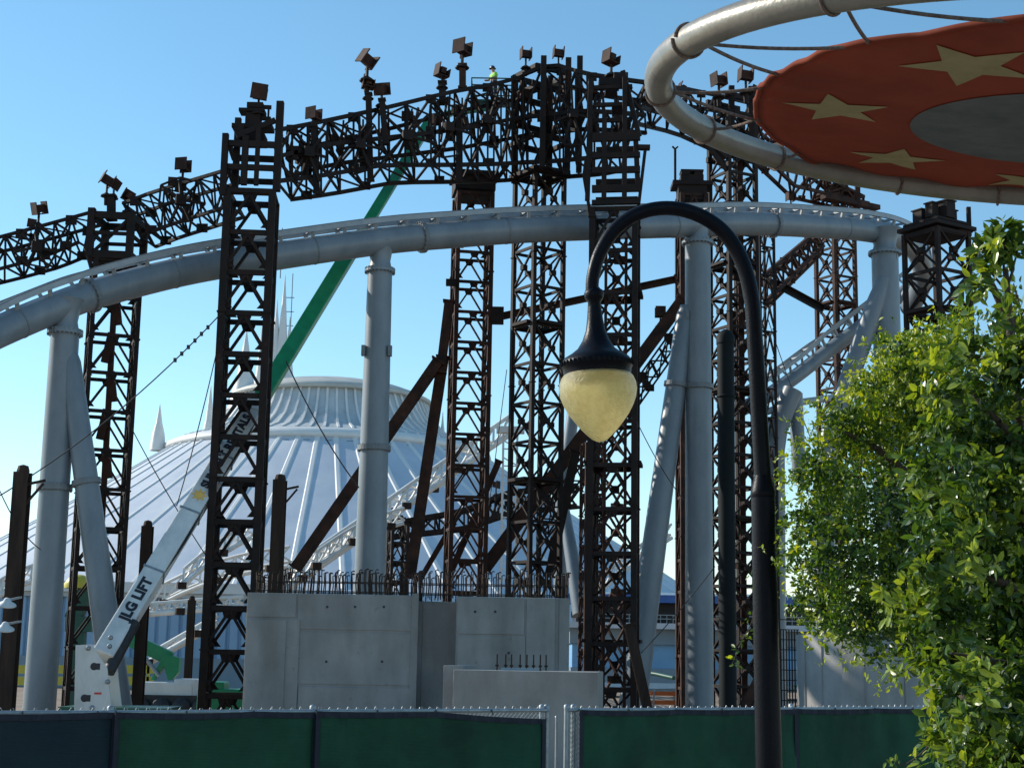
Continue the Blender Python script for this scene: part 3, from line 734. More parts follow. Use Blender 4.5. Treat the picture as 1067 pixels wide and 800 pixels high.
def ring_at(px, w_=.16, r_=.66):
    # flange joint on the spine nearest to a screen column
    best = min(fr, key=lambda f: abs((533.5 + F * ((f[0] - EYE).dot(rt)) / ((f[0] - EYE).dot(fw))) - px)); p, d, x, y = best
    m = MB(); m.lathe(p - d * w_ / 2, [(.555, 0), (r_, 0), (r_, w_), (.555, w_)], 28, False, axis=d)
    for k in range(20):
        a = 2 * math.pi * k / 20; q = p + (x * math.cos(a) + y * math.sin(a)) * (r_ - .04); m.beam(q - d * (w_ / 2 + .04), q + d * (w_ / 2 + .04), .05)
    m.build('flange_joint', 'trackfl', trk)
for px in (97, 442, 806): ring_at(px)
for px in (20, 180, 330, 530, 622, 700, 880): ring_at(px, .05, .575)
trk2, fr2 = trackrun('lower grey track descending to the left behind the reddish tower',
    [(948, 300, 88), (900, 338, 88), (860, 368, 88), (825, 395, 87), (795, 415, 86), (768, 428, 85)], .42, (.5, .45), step=1.05)

# ------------------------------------------------------------------ pylons
def pylon(label, top, Y, r_top, r_bot, strut=None, flanges=(), boxes=(), sY=0, srt=.35, srb=.45, stop=None, cap=True, saddle=True):
    A = P(*top, Y); B = Vector((A.x, A.y, 0))
    root = thing('track_pylon', label, 'pylon', B, 'grey track pylons')
    MB().tube([B, A], [r_bot, r_top], 32).build('column', 'track', root)
    if cap:
        m = MB(); m.lathe(A, [(r_top, -.12), (r_top * 1.25, -.12), (r_top * 1.25, -.02), (r_top * 1.18, -.015), (r_top * 1.18, .06), (r_top, .06)], 32, False)
        for k in range(24):
            a = 2 * math.pi * k / 24; m.beam(A + Vector((math.cos(a) * r_top * 1.2, math.sin(a) * r_top * 1.2, -.17)), A + Vector((math.cos(a) * r_top * 1.2, math.sin(a) * r_top * 1.2, .05)), .045)
        m.build('cap_flange', 'track', root)
    if saddle:
        m = MB(); m.lathe(A, [(r_top * .95, .05), (r_top * .82, .35), (r_top * .95, .75), (r_top * 1.25, 1.15)], 28); m.build('saddle', 'track', root)
    for py in flanges:
        z = P(top[0], py, Y).z; rr = lerp(r_bot, r_top, z / A.z)
        m = MB(); m.lathe((A.x, A.y, z), [(rr - .01, -.1), (rr + .1, -.1), (rr + .1, .1), (rr - .01, .1)], 32, False)
        for k in range(22):
            a = 2 * math.pi * k / 22; m.beam((A.x + math.cos(a) * (rr + .06), A.y + math.sin(a) * (rr + .06), z - .14), (A.x + math.cos(a) * (rr + .06), A.y + math.sin(a) * (rr + .06), z + .14), .04)
        m.build('flange', 'trackfl', root)
    for py, sx in boxes:
        z = P(top[0], py, Y).z; m = MB(); rr = lerp(r_bot, r_top, z / A.z)
        m.box((A.x + sx * (rr + .0), A.y - rr * .55, z), (.16, .25, .42)); m.build('junction_box', 'trackfl', root)
    if strut and len(strut) == 4:
        Q = [P(*p_, Y + sY) for p_ in strut[3]]; Q.append(Vector((Q[-1].x, Q[-1].y, 0)))
        MB().tube(Q, [srt * .8] + [srt] * (len(Q) - 2) + [srb], 24).build('strut', 'track', root)
    elif strut:
        S = P(*strut[0], Y + sY); E = P(*strut[1], Y + sY - .3); k = (E.z - 0) / (S.z - E.z); E2 = E + (E - S) * k
        m = MB(); m.tube([E2, S, S + (S - E).normalized() * .5], [srb, srt, srt * .7], 28); m.build('strut', 'track', root)
        for py in strut[2]:
            t = (py - strut[0][1]) / (strut[1][1] - strut[0][1]); q = S.lerp(E, t); d = (S - E).normalized(); rr = lerp(srt, srb, t * .8)
            m = MB(); m.lathe(q, [(rr - .01, -.1), (rr + .09, -.1), (rr + .09, .1), (rr - .01, .1)], 28, False, axis=d); m.build('flange', 'trackfl', root)
    return root
pylon('leftmost grey pylon, paired with a leaning strut behind the white boom', (68, 345), 53.8, .50, .56, ((73, 378), (123, 740), (506,)), flanges=(508,), boxes=((352, -.4), (411, .9)), srt=.38, srb=.5, sY=-.05)
pylon('tall single grey pylon with small side boxes left of the middle, rising behind the concrete', (396, 281), 61, .50, .68, None, flanges=(467,), boxes=((288, .2), (367, -1), (367, 1)))
pylon('grey pylon with a leaning strut seen through the lamp arch', (727, 252), 68, .58, .62, ((714, 330), (672, 640), (403,)), flanges=(403,), boxes=((262, .3), (330, -.9)), srt=.42, srb=.62)
pylon('grey pylon at right whose strut leans left into the green foliage', (922, 263), 74.5, .66, .72, ((915, 318), (868, 430), (), ((922, 290), (912, 318), (886, 392), (864, 455), (858, 500))), boxes=((330, -.3), (268, .6)), srt=.48, srb=.5, sY=-.3)
# short bent pylon under lower track
A = P(826, 408, 85); root = thing('track_pylon', 'short bent grey pylon under the lower track', 'pylon', (A.x - .6, A.y, 0), 'grey track pylons')
MB().tube([Vector((P(806, 600, 85).x, 85, 0)), P(806, 470, 85), P(810, 445, 85), P(826, 406, 85)], [.62, .62, .6, .55], 24).build('column', 'track', root)
MB().tube([P(833, 500, 85.5), P(829, 410, 85.5)], [.4, .4], 16).build('strut', 'track', root)
MB().tube([P(790, 432, 84.5), P(826, 420, 86), P(870, 414, 90), P(920, 412, 92)], .2, 12).build('cross_pipe', 'rail', root)

# ------------------------------------------------------------------ concrete
def block(label, x0, x1, ytop, Y, depth, parts=(), mt='conc', name='concrete_block', rz=0, group='cast concrete foundation blocks'):
    a = P(x0, ytop, Y); b = P(x1, ytop, Y); z = a.z; cx = (a.x + b.x) / 2; wx = b.x - a.x
    root = thing(name, label, 'concrete block', (cx, Y + depth / 2, 0), group)
    m = MB(); m.box((cx, Y + depth / 2, z / 2), (wx, depth, z), rz); m.build('body', mt, root, bevel=.02)
    for nm, (p0, p1, q0, q1), t in parts:
        A_ = P(p0, q0, Y); B_ = P(p1, q1, Y); m = MB(); m.box(((A_.x + B_.x) / 2, Y - t / 2 + .003, (A_.z + B_.z) / 2), (B_.x - A_.x, t, A_.z - B_.z)); m.build(nm, mt, root, bevel=.006)
    return root, z
_, zA = block('wide pale concrete block at left with panel joints, under the tall single pylon', 258, 433, 617, 48, 7,
   (('form_panel', (259, 294, 645, 765), .10), ('form_panel', (297, 308, 645, 765), .07), ('form_panel', (311, 428.5, 618.5, 657), .03), ('form_panel', (311, 428.5, 658, 714), .03), ('form_panel', (311, 428.5, 715, 765), .045), ('form_panel', (259, 308, 618.5, 643), .03), ('corner_strip', (429.5, 432.5, 618, 765), .05)))
block('recessed darker concrete wall between the two taller blocks', 432.5, 476.5, 626, 48.5, 5, (('form_panel', (441, 475, 628, 765), .03),))
_, zC = block('right hand concrete block with form seams behind the low footing', 476, 593, 621, 47.5, 7,
   (('form_panel', (477, 546, 623, 661), .03), ('form_panel', (477, 546, 662, 765), .03), ('form_panel', (549, 577, 622.5, 765), .04), ('corner_strip', (583, 592, 623, 765), .05)))
# tie holes
for blk, lst, Y in (('wide pale', [(400, 632), (340, 689), (398, 689), (341, 632), (370, 632)], 47.967), ('right hand', [(516, 637), (566, 638), (495, 637), (530, 680)], 47.467)):
    par = [o for o in col.objects if str(o.get('label', '')).startswith(blk)][0]
    for px, py in lst:
        m = MB(); m.lathe(P(px, py, Y), [(0, .0), (.035, 0), (.04, .004)], 12, axis=(0, -1, 0)); m.build('tie_hole', 'dark', par)
# low footing with anchor bolts
c = P(553, 700, 41); z = P(553, 699, 40).z
root = thing('concrete_footing', 'low brown grey concrete footing with a bright left face and anchor bolts on top', 'concrete block', (c.x, 41.5, 0), 'cast concrete foundation blocks')
m = MB(); m.box((c.x, 41.8, z / 2), (3.75, 2.6, z), R(-7)); m.build('body', 'concwarm', root, bevel=.02)
m = MB(); m.box((c.x - 1.9, 42.8, z / 2 + .05), (.55, 2.4, z + .1), R(-7)); m.build('step', 'concwarm', root, bevel=.02)
m = MB()
for i, px in enumerate((518, 527, 533, 542, 549, 556, 563, 569)):
    q = P(px, 690, 41.3 + (i % 2) * .5); m.beam((q.x, q.y, z - .1), (q.x, q.y, z + .42), .035); m.box((q.x, q.y, z + .12), (.09, .09, .05))
for_rod = m; build_each(for_rod, 'threaded_rod', 'brownpost', root)
m = MB(); m.box((P(542, 700, 41.2).x, 41.5, z + .03), (1.0, .6, .06)); m.build('base_plate', 'tealwall', root)
# round drum at right, lit
c = P(896, 700, 46); z = zpx(896, 662, 46)
root = thing('concrete_drum', 'sunlit round concrete base under the foliage at right', 'concrete block', (c.x, c.y, 0), 'cast concrete foundation blocks')
m = MB(); m.lathe((c.x, c.y, 0), [(0, z), (1.83, z), (1.83, 0)], 64); m.sm = [False] * 64 + [True] * 64; m.build('body', 'concwarm', root)
m = MB()
for a in (200, 222, 262, 300): m.beam((c.x + 1.84 * math.cos(R(a)), c.y + 1.84 * math.sin(R(a)), 0), (c.x + 1.84 * math.cos(R(a)), c.y + 1.84 * math.sin(R(a)), z - .02), .03)
build_each(m, 'form_seam', 'conc', root)

# rebar
def cage(label, pts, z0, h, n, rad=.018, hook=True):
    root = thing('rebar_cage', label, 'rebar', (pts[0][0], pts[0][1], z0), 'rebar cages on the concrete')
    pl = [Vector((x, y, 0)) for x, y in pts]; L = sum((b - a).length for a, b in zip(pl[:-1], pl[1:]))
    st = resample(pl, L / n)
    base = None
    for k, q in enumerate(st[:95]):
        if base is None or k % 7 == 0:
            m = MB(); hh = h * random.uniform(.85, 1.08); p0 = Vector((q.x, q.y, z0 - .05)); p1 = p0 + Vector((random.uniform(-.03, .03), 0, hh))
            m.tube([p0, p0.lerp(p1, .6) + Vector((random.uniform(-.03, .03), 0, 0)), p1, p1 + Vector((.03, .01, .02)), p1 + Vector((.09, .02, .015))], .02, 5)
            base = m.build('bar', 'brownpost', root); bq = q
        else:
            o = base.copy(); col.objects.link(o); o.parent = root; o.location = base.location + Vector((q.x - bq.x, q.y - bq.y, 0)); o.rotation_euler = (0, 0, 0); o.location.z += random.uniform(-.12, .06); o.location.x += random.uniform(-.05, .05)
    m = MB()
    for zz in (.12, .5):
        for a, b in zip(pl[:-1], pl[1:]): m.beam(a + Vector((0, .03, z0 + h * zz)), b + Vector((0, .03, z0 + h * zz)), .03)
    m.build('tie_bar', 'brownpost', root)
def bx(x0, x1, Y, d=6):
    a = P(x0, 617, Y).x; b = P(x1, 617, Y).x; return a, b
a, b = bx(266, 430, 48.3); cage('close rebar rows sticking up from the wide left concrete block', [(a, 50), (a, 48.4), (b, 48.4), (b, 50.5)], zA, .78, 58)
cage('second rebar row deeper on the wide left concrete block', [(a + .5, 49.8), (b - .3, 49.6)], zA, .82, 44)
a, b = bx(434, 590, 48.3); cage('hooked rebar above the right hand concrete block', [(a, 51), (a + .1, 48.2), (b, 48.0), (b, 50.5)], zC, .8, 60)
cage('deeper rebar row above the right hand concrete block', [(a, 49.4), (b, 49.2)], zC, .82, 46)
# rebar mesh right
root = thing('rebar_mesh', 'upright rebar mesh beside the lamp post and the round concrete base', 'rebar', (P(822, 700, 47).x, 47, 0))
m = MB()
for k in range(8): q = P(811 + k * 2.9, 700, 47 + .1 * (k % 3)); m.beam((q.x, q.y, 0), (q.x, q.y, P(815, 655, 47).z), .035)
for k in range(14):
    z = .3 * k + .3; m.beam((P(810, 700, 47).x, 46.97, z), (P(833, 700, 47).x, 46.97, z), .03)
m.build('bars', 'brownpost', root)

# ------------------------------------------------------------------ white dome building
DX = P(336, 640, 187).x; DY = 187.0
def dz(py): return P(336, py, DY).z
def dr(px): return px / F * DY / math.cos(PITCH) * .985
root = thing('dome_building', 'huge white ribbed cone shaped building with spires behind the steelwork', 'building', (DX, DY, 0))
prof = [(dr(425), -1), (dr(425), 8.0), (dr(405), 8.6), (dr(372), 11.0), (dr(330), 14.2), (dr(285), 17.4), (dr(240), 20.7), (dr(200), 23.8), (dr(168), 26.3)]
NR = 60
m = MB(); m.lathe((DX, DY, 0), prof, 160); m.build('skirt', 'spacewhite', root)
# rim under upper tier
m = MB(); m.lathe((DX, DY, 0), [(dr(168), 26.25), (dr(171), 26.4), (dr(170), 26.9), (dr(160), 27.5), (dr(150), 27.7), (dr(104), 27.9), (0, 28.0)], 120); m.build('lower_rim', 'spacerib', root)
up_ = [(dr(156), 27.6), (dr(134), 28.4), (dr(118), 29.8), (dr(108), 31.4), (dr(101), 33.2), (dr(103), 33.3)]
m = MB(); m.lathe((DX, DY, 0), up_[:5], 120); m.build('upper_wall', 'roofgrey', root)
m = MB(); m.lathe((DX, DY, 0), [(dr(96), 33.2), (dr(106), 33.1), (dr(106.5), 33.5), (dr(98), 34.0), (dr(82), 34.7), (dr(60), 35.3), (dr(36), 35.6), (dr(8), 35.7), (0, 35.7)], 120); m.build('upper_roof', 'creamroof', root)
# ribs: one mesh rotated
m = MB(); hw = .34; hh = .12
for (ra, za), (rb, zb_) in zip(prof[2:-1], prof[3:]):
    d = Vector((rb - ra, 0, zb_ - za)).normalized(); nn = Vector((-d.z, 0, d.x)); nn = -nn if nn.z < 0 else nn
    a = Vector((ra, 0, za)); b = Vector((rb, 0, zb_))
    for s in (0,):
        m.add([a + Vector((0, -hw, -.05)), a + nn * hh + Vector((0, -hw * .5, 0)), a + nn * hh + Vector((0, hw * .5, 0)), a + Vector((0, hw, -.05)),
               b + Vector((0, -hw, -.05)), b + nn * hh + Vector((0, -hw * .5, 0)), b + nn * hh + Vector((0, hw * .5, 0)), b + Vector((0, hw, -.05))],
              [(0, 1, 5, 4), (1, 2, 6, 5), (2, 3, 7, 6), (0, 3, 2, 1), (4, 5, 6, 7)])
mrib = bpy.data.meshes.new('rib'); mrib.from_pydata(m.v, [], m.f); mrib.materials.append(M['spacerib'])
for k in range(NR):
    o = bpy.data.objects.new('rib', mrib); col.objects.link(o); o.parent = root; o.rotation_euler = (0, 0, 2 * math.pi * (k + .5) / NR)
m = MB()
for k in range(72):
    a = 2 * math.pi * k / 72; pr = [(r_ + .1, z) for r_, z in up_[:5]]
    for (ra, za), (rb, zb_) in zip(pr[:-1], pr[1:]): m.beam((DX + ra * math.cos(a), DY + ra * math.sin(a), za), (DX + rb * math.cos(a), DY + rb * math.sin(a), zb_ + .05), .26, .2)
m.build('wall_fins', 'spacerib', root)
def spire(px, ytop, ybase, Y, rb, kind='cone'):
    a = P(px, ybase, Y); b = P(px, ytop, Y); b.x = a.x; m = MB()
    m.lathe(a, [(rb * 1.3, -2.0), (rb, 0), (rb * .55, (b.z - a.z) * .35), (rb * .28, (b.z - a.z) * .7), (.03, b.z - a.z)], 10); m.build('spire', 'spacerib', root)
for s in ((165, 421, 452, 180, .75), (217, 402, 458, 178, .9), (254, 344, 410, 182, 1.5), (270, 337, 412, 186, .9), (286, 312, 384, 187, .9), (293, 286, 384, 187, 1.0), (300, 330, 384, 187, .6), (441, 420, 446, 187, .3), (461, 429, 450, 188, .3)): spire(*s)
m = MB(); q = P(292, 290, 187); m.beam(q, q + Vector((0, 0, 6.5)), .12); q = P(301, 384, 187); t = P(301, 285, 187); m.beam(q, Vector((q.x, q.y, t.z)), .1)
for k in range(6): m.beam(Vector((q.x - .8, q.y, q.z + k * 1.8)), Vector((q.x + .3, q.y, q.z + k * 1.8)), .1)
build_each(m, 'antenna', 'rail', root)
# roof vents row below the rim
m = MB()
for k in range(26):
    a = -math.pi / 2 + (k - 14) * .115; r_ = dr(172) + .3; m.box((DX + r_ * math.cos(a), DY + r_ * math.sin(a), 25.8), (.7, .15, .14), a + math.pi / 2)
for_vent = m; build_each(for_vent, 'vent', 'tealwall', root)

# ------------------------------------------------------------------ buildings below the dome
def bld_wall(name, label, x0, x1, Y, bands, cat='building', corr=None, depth=6):
    a = P(x0, 690, Y); b = P(x1, 690, Y)
    root = thing(name, label, cat, ((a.x + b.x) / 2, Y + depth / 2, 0))
    for nm, y0, y1, mt, proud in bands:
        z1 = P((x0 + x1) / 2, y0, Y).z; z0 = max(-.2, P((x0 + x1) / 2, y1, Y).z); m = MB()
        if nm == 'corrugated_wall':
            n = int((b.x - a.x) / .9)
            for k in range(n):
                xa = a.x + (b.x - a.x) * k / n; st = (b.x - a.x) / n
                m.add([(xa, Y, z0), (xa + st * .62, Y, z0), (xa + st * .75, Y + .22, z0), (xa + st * .9, Y + .22, z0), (xa + st, Y, z0), (xa, Y, z1), (xa + st * .62, Y, z1), (xa + st * .75, Y + .22, z1), (xa + st * .9, Y + .22, z1), (xa + st, Y, z1)], [(i, i + 1, i + 6, i + 5) for i in range(4)])
            m.box(((a.x + b.x) / 2, Y + depth / 2 + .3, (z0 + z1) / 2), (b.x - a.x - .01, depth - .1, z1 - z0))
        else: m.box(((a.x + b.x) / 2, Y + depth / 2 - proud / 2, (z0 + z1) / 2), (b.x - a.x + proud, depth + proud, z1 - z0 - .006))
        m.build(nm, mt, root)
    return root, a, b
bld_wall('show_building', 'long low building with blue corrugated wall and pale parapet at left below the white dome', -60, 300, 120,
   (('parapet', 606, 617, 'spacerib', .5), ('fascia', 617, 622, 'roofgrey', .2), ('corrugated_wall', 622, 684, 'corr', 0), ('plinth', 684, 720, 'tealwall', .15)))
rb, a, b = bld_wall('terrace_building', 'blue banded building with a dark railed terrace between the lamp tower and the third pylon', 596, 850, 118,
   (('roof_fascia', 621, 629, 'blueband', 1.6), ('terrace', 629, 650, 'dark', -.6), ('balcony_edge', 650, 656, 'spacewhite', 1.4), ('upper_wall', 656, 672, 'tealwall', .4), ('lower_wall', 672, 697, 'bluewall', .0), ('plinth', 697, 712, 'tealwall', .2)))
m = MB()
for k in range(40):
    x = lerp(a.x, b.x, k / 39); m.beam((x, 117.2, P(700, 650, 118).z), (x, 117.2, P(700, 641, 118).z), .06)
for py in (641, 645): m.beam((a.x, 117.2, P(700, py, 118).z), (b.x, 117.2, P(700, py, 118).z), .07)
m.build('railing', 'galv', rb)
m = MB(); z = P(700, 621, 118).z
m.add([(a.x - 1, 116.6, z), (b.x + 1, 116.6, z), (b.x - 3, 124, z + .5), (a.x + 3, 124, z + .5)], [(0, 1, 2, 3)]); m.build('roof', 'tealwall', rb)
# round tan kiosk with red trim far left
m = MB(); c = P(30, 640, 105)
# pink flower strip and red rail
o = MB().beam(P(-20, 604, 100), P(48, 606, 100), .14).build('red_rail', 'red'); tag(o, 'thin red rail at the left edge before the white dome', 'rail')

# distant trees far right / left behind site
def leaf_cloud(n, blobs, size, mb_tint, cluster=7, spread=.12, flat=.35, seed=0, clr=0):
    rg = np.random.default_rng(seed); V = []; Fc = []; T = []
    vol = np.array([b[3] ** 2.2 for b in blobs]); vol = vol / vol.sum()
    for bi, (cx, cy, cz, r_) in enumerate(blobs):
        k = max(1, int(n * vol[bi])); cl = []
        for _ in range(max(1, k // 16)):
            d = rg.normal(size=3); d /= np.linalg.norm(d); cl.append((d, r_ * (.55 + .5 * rg.random()), rg.normal() * .16))
        for _ in range(k):
            if clr and rg.random() < .8:
                d0, r1, dt = cl[rg.integers(len(cl))]; off_ = rg.normal(size=3) * clr * np.array([1, 1, .7]); v_ = d0 * r1 + off_
                rr = np.linalg.norm(v_); d = v_ / rr
            else:
                d = rg.normal(size=3); d /= np.linalg.norm(d); rr = r_ * (rg.random() ** .42) * (1 + .16 * rg.normal()); dt = 0
            p = np.array([cx, cy, cz]) + d * rr
            ax = d * .8 + np.array([0, 0, .35]) + rg.normal(size=3) * .5; ax /= np.linalg.norm(ax)
            tb = np.clip(.35 + .4 * (rr / r_ - .6) + .12 * rg.normal() + dt + mb_tint(p), 0, 1)  # darker inside, lighter outside: crown shade put into the leaf colour
            for j in range(cluster):
                q = rg.normal(size=3); q -= ax * q.dot(ax) * .7; q = q / np.linalg.norm(q) + ax * rg.uniform(-.1, .75); q /= np.linalg.norm(q)
                L = size * rg.uniform(.5, 1.25); W_ = L * flat * rg.uniform(.8, 1.15)
                sd_ = np.cross(q, ax + rg.normal(size=3) * .35); sd_ /= (np.linalg.norm(sd_) + 1e-9); nn = np.cross(sd_, q)
                o = p + ax * (rg.random() - .5) * spread + q * size * .12
                i = len(V)
                droop = -nn * L * rg.uniform(.0, .16)
                V += [o, o + q * L * .35 + sd_ * W_ * .5 + nn * W_ * .12, o + q * L * .72 + sd_ * W_ * .42 + nn * W_ * .1 + droop * .5, o + q * L + droop, o + q * L * .72 - sd_ * W_ * .42 + nn * W_ * .1 + droop * .5, o + q * L * .35 - sd_ * W_ * .5 + nn * W_ * .12, o + q * L * .55 + droop * .3]
                Fc += [(i, i + 1, i + 6), (i + 1, i + 2, i + 6), (i + 2, i + 3, i + 6), (i, i + 6, i + 5), (i + 5, i + 6, i + 4), (i + 4, i + 6, i + 3)]
                T += [float(np.clip(tb + .12 * rg.normal(), 0, 1))] * 7
    return V, Fc, T
def leaf_obj(name, V, Fc, T, mt, parent, label=None):
    me = bpy.data.meshes.new(name); off = np.array(parent_loc(parent))
    me.from_pydata((np.array(V) - off).tolist(), [], Fc); me.materials.append(M[mt])
    at = me.attributes.new('tint', 'FLOAT', 'POINT'); at.data.foreach_set('value', T)
    me.update(); o = bpy.data.objects.new(name, me); col.objects.link(o); o.parent = parent
    if label: o['label'] = label
    return o
def B(px, py, rpx, Y):
    p = P(px, py, Y); return (p.x, p.y, p.z, rpx / F * Y)
def branch(m, pts, r0_, r1_, n=8):
    pts = catmull(pts, 5); k = len(pts); m.tube(pts, [lerp(r0_, r1_, i / (k - 1)) for i in range(k)], n)

# ------------------------------------------------------------------ foliage
# small leaved tree, farther
root = thing('small_leaved_tree', 'bright green small leaved tree hanging over the fence right of the lamp post', 'tree', (P(1010, 600, 8.6).x, 8.6, 0))
bl = [(950, 362, 24), (925, 385, 22), (900, 405, 20), (870, 440, 22), (838, 480, 18), (945, 375, 34), (985, 345, 30), (918, 412, 34), (962, 410, 44), (888, 448, 34), (930, 460, 46), (985, 440, 50), (853, 488, 27), (880, 510, 40), (930, 530, 50), (845, 540, 30), (838, 590, 24), (875, 575, 42), (920, 600, 46), (860, 625, 32), (900, 645, 34), (940, 655, 40), (845, 640, 16), (870, 668, 15), (905, 685, 14), (985, 520, 55), (980, 620, 50), (832, 500, 14), (905, 430, 22), (826, 560, 10), (829, 620, 12)]
blobs = [B(x + 5, y, r_ * .94, 8.3 + .35 * math.sin(i * 2.1)) for i, (x, y, r_) in enumerate(bl)]
zc = P(900, 470, 8.3).z
V, Fc, T = leaf_cloud(6400, blobs, .032, lambda p: .28 * max(-.6, min(1, (p[2] - zc) * 1.0)), cluster=7, spread=.07, flat=.48, seed=3, clr=.085)  # tint rises with height, painting sunlight on the upper leaves
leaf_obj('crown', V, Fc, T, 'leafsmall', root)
m = MB(); t0 = P(1012, 640, 8.6)
branch(m, [(t0.x, 8.6, 0), (t0.x - .03, 8.6, 1.6), P(1005, 600, 8.6), P(985, 500, 8.5)], .09, .05)
branch(m, [P(1005, 600, 8.6), P(930, 560, 8.3), P(860, 560, 8.2)], .04, .008); branch(m, [P(1000, 560, 8.6), P(930, 480, 8.3), P(880, 450, 8.2)], .04, .008)
branch(m, [P(985, 500, 8.5), P(960, 420, 8.4), P(945, 380, 8.3)], .035, .006); branch(m, [P(1010, 640, 8.6), P(940, 640, 8.4), P(870, 650, 8.2)], .03, .006)
for _ in range(30):
    b_ = random.choice(blobs); b2 = random.choice(blobs)
    a = Vector(b_[:3]); c = Vector(b2[:3])
    if (a - c).length < .5: branch(m, [a, (a + c) / 2 + Vector((0, 0, .03)), c], .008, .004, 5)
m.build('trunk', 'bark', root)
# large leaved bush, nearer
root = thing('glossy_leaved_bush', 'big glossy leaved bush filling the lower right corner nearest the camera', 'bush', (P(1090, 600, 5.2).x, 5.2, 0))
bl = [(1040, 262, 14), (1056, 296, 12), (1020, 290, 8), (1036, 330, 17), (1066, 342, 24), (1012, 368, 19), (1045, 395, 34), (1000, 410, 26), (1075, 440, 50), (1020, 450, 42), (985, 480, 26), (1010, 510, 44), (1065, 520, 55), (968, 530, 22), (975, 575, 34), (1020, 580, 50), (1075, 620, 60), (962, 605, 22), (985, 640, 36), (1030, 670, 52), (985, 690, 26), (1000, 720, 32), (1060, 740, 60), (1012, 760, 30), (1040, 800, 50), (1100, 380, 50), (1110, 520, 60), (1120, 700, 70), (1100, 820, 60), (1050, 860, 50)]
blobs2 = [B(x, y, r_, 5.0 + .3 * math.sin(i * 1.7)) for i, (x, y, r_) in enumerate(bl)]
V, Fc, T = leaf_cloud(3500, blobs2, .042, lambda p: .02, cluster=8, spread=.05, flat=.46, seed=5, clr=.05)
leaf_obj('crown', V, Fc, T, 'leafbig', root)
m = MB(); t0 = P(1095, 600, 5.2)
branch(m, [(t0.x, 5.2, 0), (t0.x - .02, 5.2, 1.8), P(1080, 560, 5.2), P(1060, 420, 5.1), P(1048, 280, 5.0)], .06, .008)
for a_, b_, c_ in (((1085, 620), (1030, 600), (980, 560)), ((1080, 560), (1030, 500), (990, 470)), ((1090, 700), (1040, 690), (990, 680)), ((1070, 470), (1030, 430), (1005, 400)), ((1092, 760), (1050, 770), (1012, 760)), ((1055, 340), (1035, 300), (1022, 270))):
    branch(m, [P(*a_, 5.1), P(*b_, 5.0), P(*c_, 5.0)], .02, .004)
for _ in range(26):
    a = Vector(random.choice(blobs2)[:3]); c = Vector(random.choice(blobs2)[:3])
    if (a - c).length < .4: branch(m, [a, (a + c) / 2 + Vector((0, 0, .02)), c], .006, .003, 5)
m.build('trunk', 'bark', root)
# upright tip sprig
root2 = thing('leafy_sprig', 'upright leafy sprig poking above the glossy bush against the sky', 'sprig', P(1046, 262, 5.0))
blobs = [B(1046, 240, 6, 5), B(1040, 252, 7, 5), B(1024, 262, 6, 5), B(1030, 276, 8, 5), B(1055, 262, 8, 5), B(1014, 300, 7, 5), B(1062, 250, 6, 5)]
V, Fc, T = leaf_cloud(40, blobs, .055, lambda p: .05, cluster=7, spread=.05, flat=.42, seed=8); leaf_obj('leaves', V, Fc, T, 'leafbig', root2)
m = MB(); branch(m, [P(1050, 320, 5), P(1046, 280, 5), P(1046, 242, 5)], .006, .003, 5); branch(m, [P(1046, 300, 5), P(1030, 280, 5), P(1020, 262, 5)], .005, .002, 5); branch(m, [P(1050, 300, 5), P(1058, 270, 5), P(1062, 250, 5)], .005, .002, 5); m.build('twig', 'bark', root2)
# vine beside lamp post
root2 = thing('hanging_vine', 'thin leafy vine dangling just left of the lamp post low down', 'vine', P(775, 640, 8.6))
vp = [P(800, 585, 8.6), P(788, 600, 8.6), P(786, 640, 8.6), P(772, 670, 8.6), P(762, 694, 8.6)]
m = MB(); branch(m, vp, .004, .002, 5); m.build('stem', 'bark', root2)
V, Fc, T = leaf_cloud(34, [(v.x, v.y, v.z, .035) for v in catmull(vp, 3)], .034, lambda p: .1, cluster=3, spread=.04, flat=.5, seed=9); leaf_obj('leaves', V, Fc, T, 'leafsmall', root2)
root2 = thing('hanging_vine', 'curling vine trailing across the green fence screen at lower right', 'vine', P(975, 760, 6.5))
vp = [P(990, 745, 6.3), P(975, 768, 6.3), P(958, 786, 6.3), P(940, 797, 6.3), P(930, 790, 6.3)]
m = MB(); branch(m, vp, .004, .002, 5); m.build('stem', 'bark', root2)
V, Fc, T = leaf_cloud(22, [(v.x, v.y, v.z, .02) for v in catmull(vp, 3)], .034, lambda p: .1, cluster=3, spread=.03, flat=.5, seed=10); leaf_obj('leaves', V, Fc, T, 'leafbig', root2)
# background trees far off, seen between steelwork
for i, (px, Y, h_, r_) in enumerate(((840, 150, 7, 4.5), (900, 160, 8, 5), (960, 150, 8, 5), (-40, 150, 6, 4))):
    c = P(px, 690, Y); root2 = thing('background_tree', ['dark round tree far behind the lamp post base', 'dark tree far behind the round concrete base', 'dark tree far behind the glossy bush', 'dark tree at the far left edge beyond the blue wall'][i], 'tree', (c.x, Y, 0), 'trees far behind the site')
    V, Fc, T = leaf_cloud(260, [(c.x + random.uniform(-2, 2), Y + random.uniform(-2, 2), h_ * random.uniform(.5, .95), r_ * random.uniform(.35, .6)) for _ in range(7)], .8, lambda p: 0, cluster=5, spread=.8, flat=.6, seed=20 + i)
    leaf_obj('crown', V, Fc, T, 'leaffar', root2); m = MB(); m.tube([(c.x, Y, 0), (c.x, Y, h_ * .6)], [.35, .2], 8); m.build('trunk', 'bark', root2)

